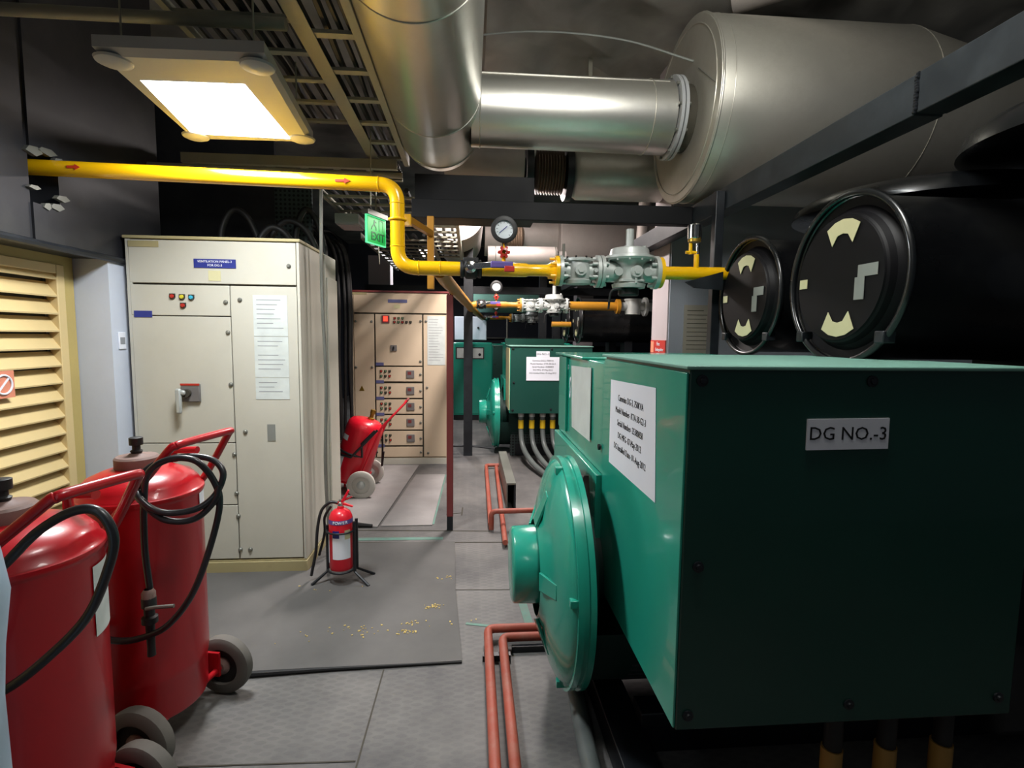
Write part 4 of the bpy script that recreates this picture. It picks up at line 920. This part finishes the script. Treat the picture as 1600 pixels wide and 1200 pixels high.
def seg(a, b, w_):
    a = Vector(a); b = Vector(b); dd = (b-a).normalized(); n_ = Vector((-dd.y, dd.x))*w_/2
    pts = [a+n_, b+n_, b-n_, a-n_]
    m.prism([tuple(c0+un*.0065+ux*p.x+Vector((0, 0, p.y))) for p in pts], tuple(un*.001))
for a, b, w_ in (((-.03, .07), (-.035, .04), .014), ((-.035, .04), (-.06, .02), .009), ((-.06, .02), (-.07, 0), .009), ((-.035, .04), (-.01, .02), .009), ((-.01, .02), (-.01, 0), .009), ((-.03, .065), (-.005, .055), .007), ((.03, .08), (.03, 0), .006), ((.03, .08), (.08, .08), .006), ((.08, .08), (.08, 0), .006)): seg(a, b, w_)
m.build('pictogram', 'exitpale', fc)
MB().cyl((-.71, 4.1, 2.41), (-.71, 4.1, 2.62), .006, seg=6).build('hanger_rod', 'tray', es)

# ------------------------------------------------------------------ yellow gas pipe
gp = thing('gas_pipe', 'glossy yellow gas pipe from the left wall, dropping by the exit sign to the valves', 'pipe', (-1, 2.8, 2.2))
R_ = .037; ZL_ = 1.848
a = [(-2.2, 2.8, 2.292)]+corner((-1.0, 2.8, 2.272), (-.377, 2.8, 2.262), (-.377, 2.8, 2.1), .09, 10)[0:]+corner((-.377, 2.8, 2.0), (-.377, 2.8, ZL_), (-.2, 2.8, ZL_), .10, 10)[1:]+[(-.045, 2.8, ZL_)]
MB().tube(a, R_, 28).build('run', 'yellow', gp)
for c_, ax in (((-.47, 2.8, 2.2635), (1, 0, 0)), ((-.377, 2.8, 2.17), (0, 0, 1)), ((-.377, 2.8, 1.955), (0, 0, 1)), ((-.27, 2.8, ZL_), (1, 0, 0)), ((-.16, 2.8, ZL_), (1, 0, 0))): MB().ring(c_, ax, R_, .003, 32, 6).build('weld_ring', 'yellow', gp)
for x, z, l_ in ((-.64, 2.266, .075), (-1.905, 2.288, .06)):
    MB().prism([(x-l_/2, 2.76, z-.006), (x+l_*.1, 2.76, z-.006), (x+l_*.1, 2.76, z-.014), (x+l_/2, 2.76, z), (x+l_*.1, 2.76, z+.014), (x+l_*.1, 2.76, z+.006), (x-l_/2, 2.76, z+.006)], (0, .003, 0)).build('flow_arrow', 'arrowred', gp)
# support hanger
hg = thing('pipe_support', 'yellow bracket and hanger strap carrying the bent gas pipe from the crossing beam', 'bracket', (-.25, 3.2, 2))
MB().box(-.262, -.222, 3.24, 3.28, 1.78, 2.21).build('hanger', 'ochre', hg, bev=.002)
MB().prism([(-.355, 2.83, 2.09), (-.325, 2.83, 2.09), (-.225, 3.24, 2.09), (-.255, 3.24, 2.09)], (0, 0, .035)).build('arm', 'ochre', hg, bev=.002)
MB().ring((-.377, 2.8, 2.09), (0, 0, 1), .041, .007).box(-.345, -.31, 2.80, 2.84, 2.065, 2.12).build('clamp', 'yellow', hg)
tk = thing('gas_pipe', 'dull yellow gas header running away from the valves toward the far gas trains', 'pipe', (0, 6, 1.83))
MB().tube([(-.165, 2.838, 1.845), (-.155, 3.3, 1.84), (-.02, 5.8, 1.83), (.0, 6.3, 1.83), (.22, 9.9, 1.83)], .042, 18).build('run', 'ochre', tk)

def bolts(m, c, ax, R, n, l_, r_=.007):
    ax, u, v = frame(ax); c = Vector(c)
    for k in range(n):
        a = 2*PI*(k+.5)/n; p = c+(u*math.cos(a)+v*math.sin(a))*R
        m.cyl(p-ax*l_/2, p+ax*l_/2, r_, seg=8)
def train(dx, y, z, tier, y_m, alu, detail=True):
    """gas train with ball valve, gauge, filter, regulator"""
    X = lambda v: v+dx
    # ball valve
    v = thing('ball_valve', 'black bodied ball valve with steel lever on the %s gas train' % tier, 'valve', (X(0), y, z))
    MB().lathe([(0, .030), (0, .046), (.012, .048), (.022, .040), (.03, .052), (.08, .052), (.088, .040), (.098, .048), (.11, .046), (.11, .03)], (X(-.055), y, z), (1, 0, 0), 32).box(X(-.04), X(.04), y-.03, y+.03, z+.03, z+.056).build('body', 'rubber', v, bev=.003)
    MB().lathe([(0, .03), (.02, .03), (.024, .02), (.04, .018), (.045, 0)], (X(-.002), y-.045, z+.002), (0, -1, 0), 20).build('stem', 'chrome', v)
    l = MB().prism([(X(-.01), y-.082, z+.018), (X(.11), y-.082, z+.03), (X(.11), y-.082, z-.0), (X(-.01), y-.082, z-.012)], (0, .006, 0)).build('lever', 'chrome', v, bev=.002)
    MB().box(X(.10), X(.215), y-.088, y-.072, z-.002, z+.032).build('grip', 'purple', l, bev=.006)
    MB().box(X(.17), X(.222), y-.09, y-.07, z-.02, z+.01).build('grip_tip', 'lred', l, bev=.004)
    # pipe with reducer and flange
    p = thing('gas_pipe_spool', 'yellow pipe spool with flange between valve and filter on the %s gas train' % tier, 'pipe', (X(.25), y, z))
    MB().lathe([(0, .036), (.23, .036), (.245, .031), (.34, .031), (.37, .045), (.385, .05), (.385, 0)], (X(.058), y, z), (1, 0, 0), 28).build('pipe', y_m, p)
    m = MB().cyl((X(.443), y, z), (X(.462), y, z), .079, seg=36); bolts(m, (X(.445), y, z), (1, 0, 0), .062, 6, .06); m.build('flange', y_m, p)
    # gauge
    gx = X(.172)
    g = thing('pressure_gauge', 'round black rimmed pressure gauge on a red valve above the %s gas train' % tier, 'gauge', (gx, y, z+.04))
    MB().cyl((gx, y, z+.03), (gx, y, z+.14), .010, seg=12).build('stem', y_m, g)
    k = MB()
    k.lathe([(-.016, .012), (-.013, .024), (.013, .024), (.016, .012)], (gx, y-.015, z+.088), (0, 1, 0), 6)
    for q in range(6): k.lathe([(-.012, 0), (-.011, .008), (.011, .008), (.012, 0)], (gx+.025*math.cos(q*PI/3), y-.015, z+.088+.025*math.sin(q*PI/3)), (0, 1, 0), 10)
    k.build('red_valve', 'lred', g)
    MB().box(gx-.009, gx+.009, y-.009, y+.009, z+.115, z+.14).build('connector', 'chrome', g)
    zc = z+.203
    MB().lathe([(.02, 0), (.02, .055), (.0, .060), (-.012, .068), (-.022, .070), (-.026, .062), (-.026, .047), (-.014, .047)], (gx, y, zc), (0, 1, 0), 48).build('case', 'rubber', g)
    fc = MB().lathe([(0, 0), (0, .048)], (gx, y-.016, zc), (0, 1, 0), 40).build('face', 'glasslid', g)
    tk_ = MB()
    for q in range(11):
        a = math.radians(225-q*27); ca, sa = math.cos(a), math.sin(a)
        tk_.box(gx+.038*ca-.004, gx+.038*ca+.004, y-.0185, y-.017, zc+.038*sa-.0008, zc+.038*sa+.0008, rot=Euler((0, -a, 0)).to_matrix())
    tk_.build('scale', 'ink', fc)
    MB().box(gx-.032, gx+.022, y-.020, y-.0185, zc-.0018, zc+.0018, rot=Euler((0, -.72, 0)).to_matrix()).build('needle', 'blue', fc)
    # filter
    f = thing('gas_filter', 'squat grey cast gas filter housing on the %s gas train' % tier, 'filter', (X(.58), y, z))
    m = MB().cyl((X(.464), y, z), (X(.482), y, z), .08, seg=36); bolts(m, (X(.480), y, z), (1, 0, 0), .063, 6, .05, .008); m.build('flange', alu, f)
    m = MB().cyl((X(.662), y, z), (X(.680), y, z), .085, seg=36); bolts(m, (X(.66), y, z), (1, 0, 0), .066, 6, .05, .008); m.build('flange', alu, f)
    MB().lathe([(-.068, 0), (-.068, .064), (-.05, .07), (-.045, .062), (0, .068), (.045, .062), (.05, .066), (.05, .076), (.062, .076), (.066, .068), (.066, 0)], (X(.57), y, z), (0, 0, 1), 40).cyl((X(.47), y, z), (X(.67), y, z), .045, seg=28).build('body', alu, f)
    m = MB()
    for s_ in (-1, 1):
        m.prism([(X(.57+s_*.05), y-.035, z+.015), (X(.57+s_*.092), y-.05, z+.006), (X(.57+s_*.092), y-.05, z-.006), (X(.57+s_*.05), y-.035, z-.015)], (0, .02, 0))
        m.cyl((X(.57+s_*.083), y-.062, z), (X(.57+s_*.083), y-.035, z), .011, seg=12)
        for zz in (-.03, .03): m.box(X(.57+s_*.07)-.02, X(.57+s_*.07)+.02, y-.045, y-.02, z+zz-.004, z+zz+.004)
    m.cyl((X(.57), y-.078, z), (X(.57), y-.06, z), .030, seg=24).cyl((X(.57), y-.086, z), (X(.57), y-.07, z), .017, seg=6)
    m.build('cast_ribs_and_plug', alu, f)
    m = MB(); bolts(m, (X(.57), y, z+.062), (0, 0, 1), .070, 8, .02, .006); m.build('cover_bolts', 'chrome', f)
    # regulator
    r = thing('gas_regulator', 'taller grey gas regulator with dome diaphragm and spring tube on the %s gas train' % tier, 'regulator', (X(.84), y, z))
    m = MB().cyl((X(.684), y, z), (X(.702), y, z), .085, seg=36); bolts(m, (X(.705), y, z), (1, 0, 0), .068, 6, .03, .009); m.build('flange', alu, r)
    m = MB().cyl((X(.976), y, z), (X(.998), y, z), .088, seg=36); bolts(m, (X(.985), y, z), (1, 0, 0), .07, 6, .07, .009); m.build('flange', alu, r)
    MB().lathe([(-.085, 0), (-.085, .085), (-.065, .09), (-.06, .078), (-.02, .08), (.03, .078), (.05, .09), (.06, .11)], (X(.845), y, z), (0, 0, 1), 44).cyl((X(.69), y, z), (X(.985), y, z), .055, seg=28).build('body', alu, r)
    MB().lathe([(.058, .05), (.058, .126), (.068, .133), (.080, .130), (.082, .108), (.086, .105), (.112, .102), (.120, .098), (.124, .088), (.124, 0)], (X(.845), y, z), (0, 0, 1), 48).build('diaphragm_housing', alu, r)
    MB().cyl((X(.845), y, z+.118), (X(.845), y, z+.225), .021, seg=24).build('spring_tube', alu, r)
    MB().cyl((X(.925), y, z+.10), (X(.925), y, z+.14), .010, seg=12).build('vent_plug', alu, r)
    m = MB().cyl((X(.86), y-.10, z-.005), (X(.86), y-.07, z-.005), .030, seg=24).cyl((X(.86), y-.108, z-.005), (X(.86), y-.09, z-.005), .016, seg=6)
    m.prism([(X(.79), y-.082, z-.055), (X(.90), y-.082, z-.055), (X(.915), y-.06, z-.055), (X(.775), y-.06, z-.055)], (0, 0, .012)).cyl((X(.77), y-.075, z-.005), (X(.77), y-.03, z-.005), .022, seg=16).cyl((X(.925), y-.075, z-.005), (X(.925), y-.03, z-.005), .022, seg=16)
    m.box(X(.853), X(.863), y-.094, y-.08, z-.065, z-.02); m.build('cast_bosses', alu, r)
    m = MB(); bolts(m, (X(.845), y, z+.066), (0, 0, 1), .122, 12, .03, .006); m.build('cover_bolts', alu, r)
    MB().lathe([(-.125, 0), (-.125, .05), (-.12, .055), (-.09, .055), (-.085, .05)], (X(.845), y, z), (0, 0, 1), 28).build('lower_cap', 'rubber', r)
    MB().tube(bez([(X(.84), y-.02, z-.10), (X(.78), y-.06, z-.095), (X(.735), y-.06, z-.11), (X(.725), y-.05, z-.2)]), .006, 8).build('sensing_tube', 'rubber', r)
    return
train(0, 2.8, ZL_, 'nearest', 'yellow', 'alu')
op = thing('gas_pipe', 'yellow outlet pipe right of the regulator, ending behind the black canister', 'pipe', (1.2, 2.83, ZL_))
m = MB().cyl((1.0, 2.8, ZL_), (1.02, 2.8, ZL_), .083, seg=36); m.build('flange', 'yellow', op)
MB().tube(corner((1.02, 2.8, ZL_), (1.40, 2.82, ZL_+.005), (1.42, 2.9, ZL_+.005), .04), .035, 24).build('run', 'yellow', op)
tag(MB().prism([(1.15, 2.78, 1.80), (1.36, 2.78, 1.86), (1.36, 2.78, 1.76), (1.2, 2.78, 1.77)], (0, .01, 0)).build('support_bracket', 'blk'), 'black gusset bracket under the yellow outlet pipe', 'bracket')
gs = thing('pressure_switch', 'chrome topped pressure fitting on a yellow riser from the outlet pipe', 'fitting', (1.21, 2.8, 1.88))
MB().tube([(1.215, 2.8, 1.875), (1.215, 2.8, 1.95)], .014, 12).build('riser', 'yellow', gs)
MB().tube([(1.22, 2.8, 1.94), (1.22, 2.8, 2.01)], .011, 12).build('needle_valve', 'chrome', gs)
MB().lathe([(0, 0), (0, .034), (.004, .038), (.072, .038), (.076, .034), (.076, 0)], (1.20, 2.80, 2.03), (0, 0, 1), 32).build('cap', 'chrome', gs)
MB().cyl((1.2, 2.8, 2.015), (1.2, 2.8, 2.032), .034, seg=24).build('brass_base', 'brass', gs)
MB().cyl((1.18, 2.8, 1.95), (1.18, 2.8, 2.01), .010, seg=12).cyl((1.155, 2.8, 1.96), (1.215, 2.8, 1.96), .009, seg=12).build('side_branch', 'yellow', gs)
tag(MB().cyl((.50, 2.86, 1.85), (.50, 2.86, 2.0), .007, seg=10).build('vent_pipe', 'conduit'), 'thin upright vent pipe behind the nearest gas filter flange', 'pipe')
# second train
train(.12, 6.1, 1.86, 'second', 'ochre', 'alu')
o2 = thing('gas_pipe', 'dull yellow pipe between the far regulator and the far right filter', 'pipe', (1.5, 6.5, 1.84))
MB().cyl((1.12, 6.1, 1.86), (1.70, 6.1, 1.86), .05, seg=24).build('run', 'ochre', o2); MB().cyl((1.70, 6.1, 1.86), (1.74, 6.1, 1.86), .085, seg=28).build('flange', 'ochre', o2)
ff = thing('gas_filter', 'grey cast gas filter at the right end of the second gas train', 'filter', (2.0, 6.5, 1.84))
MB().cyl((1.745, 6.1, 1.86), (2.2, 6.1, 1.86), .05, seg=24).lathe([(-.09, 0), (-.09, .09), (.07, .09), (.07, .1), (.09, .1), (.09, 0)], (1.9, 6.1, 1.86), (0, 0, 1), 32).cyl((2.03, 6.1, 1.86), (2.06, 6.1, 1.86), .11, seg=28).build('body', 'alu', ff)
pipe('gas_pipe', [(-.01, 6.06, 1.835), (.065, 6.1, 1.86)], .04, 'ochre', 'short dull yellow stub joining the header to the second gas train')
pipe('gas_pipe', [(1.05, 6.8, 1.66), (1.3, 6.8, 1.66)], .035, 'ochre', 'short dull yellow pipe below the second regulator')
train(.30, 9.9, 1.84, 'farthest', 'ochre', 'alu')

# ------------------------------------------------------------------ far cabinets
tc = thing('control_cabinet', 'teal control cabinet with a metering window, far down the aisle', 'cabinet', (.05, 9.5, 0))
B('body', 'teal', tc, -.30, .38, 9.32, 9.9, .09, 1.38, bev=.006); B('base', 'blk', tc, -.3, .38, 9.34, 9.9, 0, .09)
B('door', 'teal', tc, .0, .365, 9.305, 9.32, .12, 1.36, bev=.004); B('door', 'teal', tc, -.285, -.005, 9.305, 9.32, .12, 1.36, bev=.004)
w_ = B('meter_window', 'blk', tc, .02, .24, 9.295, 9.306, 1.09, 1.30); B('meter_face', 'paperdull', w_, .04, .22, 9.29, 9.296, 1.11, 1.28); MB().cyl((.16, 9.285, 1.17), (.16, 9.292, 1.17), .025, seg=16).build('meter_dial', 'ink', w_)
w_ = B('meter_window', 'blk', tc, -.26, -.02, 9.295, 9.306, 1.09, 1.30); B('meter_face', 'paperdull', w_, -.24, -.04, 9.29, 9.296, 1.11, 1.28)
wc = thing('wall_cabinet', 'white wall cabinet mounted above the far teal cabinet', 'cabinet', (0, 10, 1.5))
B('body', 'white', wc, -.30, .30, 9.95, 10.2, 1.42, 1.86, bev=.004); B('door', 'white', wc, -.29, -.03, 9.94, 9.95, 1.43, 1.85, bev=.003); B('door', 'white', wc, -.02, .29, 9.94, 9.95, 1.43, 1.85, bev=.003)
MB().cyl((.14, 9.93, 1.65), (.14, 9.94, 1.65), .02, seg=12).build('knob', 'ink', wc)
pipe('wall_rail', [(.3, 13.3, 1.45), (2.2, 13.3, 1.45)], .02, 'conduit', 'pale horizontal rail on the dark far wall', 'rail')
pipe('wall_rail', [(.3, 13.3, .75), (2.2, 13.3, .75)], .02, 'conduit', 'lower pale horizontal rail on the dark far wall', 'rail')
pipe('drop_pipe', [(.62, 9.0, 0), (.62, 9.0, 1.8)], .012, 'conduit', 'thin upright pipe behind the second generator', 'pipe')
# items on right pillar
nt_ = thing('notice_sheet', 'aged paper notice chart taped to the grey wall beside the black canister', 'notice', (1.78, 3.975, 1.5))
B('sheet', 'papertan', nt_, 1.645, 1.93, 3.974, 3.9805, 1.33, 1.755)
q = MB()
for k in range(11): q.box(1.67, 1.67+random.uniform(.12, .24), 3.9725, 3.9738, 1.71-k*.033, 1.714-k*.033)
q.build('printed_lines', 'seam', nt_)
fs = thing('fire_sign', 'red fire extinguisher sign low on the pale column behind the nearest generator', 'sign', (1.515, 4.16, 1.4))
B('plate', 'signred', fs, 1.512, 1.519, 4.0, 4.33, 1.37, 1.48); B('pictogram', 'signorange', fs, 1.510, 1.5125, 4.25, 4.32, 1.38, 1.47)
text('lettering', 'Fire', (1.5105, 4.15, 1.45), .045, 'paper', fs, face='-X'); text('lettering', 'Extinguisher', (1.5105, 4.12, 1.405), .036, 'paper', fs, face='-X')

# ------------------------------------------------------------------ lights
def area(name, loc, rot, sx, sy, e, col):
    l = bpy.data.lights.new(name, 'AREA'); l.shape = 'RECTANGLE'; l.size = sx; l.size_y = sy; l.energy = e; l.color = col
    o = bpy.data.objects.new(name, l); o.location = loc; o.rotation_euler = rot; C.objects.link(o); return o
area('lamp_light', (-1.12, 2.53, 2.46), (0, 0, 0), .38, .5, 36, (.93, .97, 1))
area('rear_lamp_light', (.25, 4.95, 2.93), (0, 0, 0), .2, .95, 85, (1, .92, .89))
area('duct_lamp_light', (.55, 6.3, 3.28), (0, 0, 0), .2, .9, 26, (1, .9, .88))
area('aisle_lamp_light', (-.75, 9.4, 2.88), (0, 0, 0), .2, .8, 40, (.95, .96, 1))
batten(-.9, -.9, 2.9, 1.0, .25, 'glow3', 'lamp added out of view behind the camera as fill light')  # unseen fill lamp, added to lift the surfaces facing the camera
area('behind_fill_light', (-.9, -.9, 2.88), (0, 0, 0), .25, 1.0, 3., (.95, .97, 1))
batten(.62, 1.18, 3.47, .9, .2, 'glow', 'ceiling lamp above the nearest generator', ax='y')
pt = bpy.data.lights.new('overhead_lamp_light', 'POINT'); pt.energy = 75; pt.color = (1, .98, .93); pt.shadow_soft_size = .28
ob = bpy.data.objects.new('overhead_lamp_light', pt); ob.location = (.62, 1.18, 3.14); C.objects.link(ob)
wd = bpy.data.worlds.new('world'); S.world = wd; wd.use_nodes = True
wd.node_tree.nodes['Background'].inputs[0].default_value = (.75, .85, 1, 1); wd.node_tree.nodes['Background'].inputs[1].default_value = .035

# ------------------------------------------------------------------ camera
y_, p_, r_ = (math.radians(v) for v in (4.54, 5.2, .6))
fw = Vector((math.sin(y_)*math.cos(p_), math.cos(y_)*math.cos(p_), -math.sin(p_)))
r0 = Vector((math.cos(y_), -math.sin(y_), 0)); u0 = r0.cross(fw)
rt = r0*math.cos(r_)+u0*math.sin(r_); up = rt.cross(fw)
cam = bpy.data.cameras.new('camera'); cam.sensor_width = 36; cam.lens = 36*820/1600; cam.clip_start = .05
co = bpy.data.objects.new('camera', cam); C.objects.link(co)
mt4 = Matrix((rt, up, -fw)).transposed().to_4x4(); mt4.translation = Vector((0, 0, 1.5)); co.matrix_world = mt4
S.camera = co
S.view_settings.view_transform = 'Standard'; S.view_settings.look = 'None'; S.view_settings.gamma = 1; S.view_settings.exposure = .42
S.view_settings.use_curve_mapping = False
S.cycles.max_bounces = 8
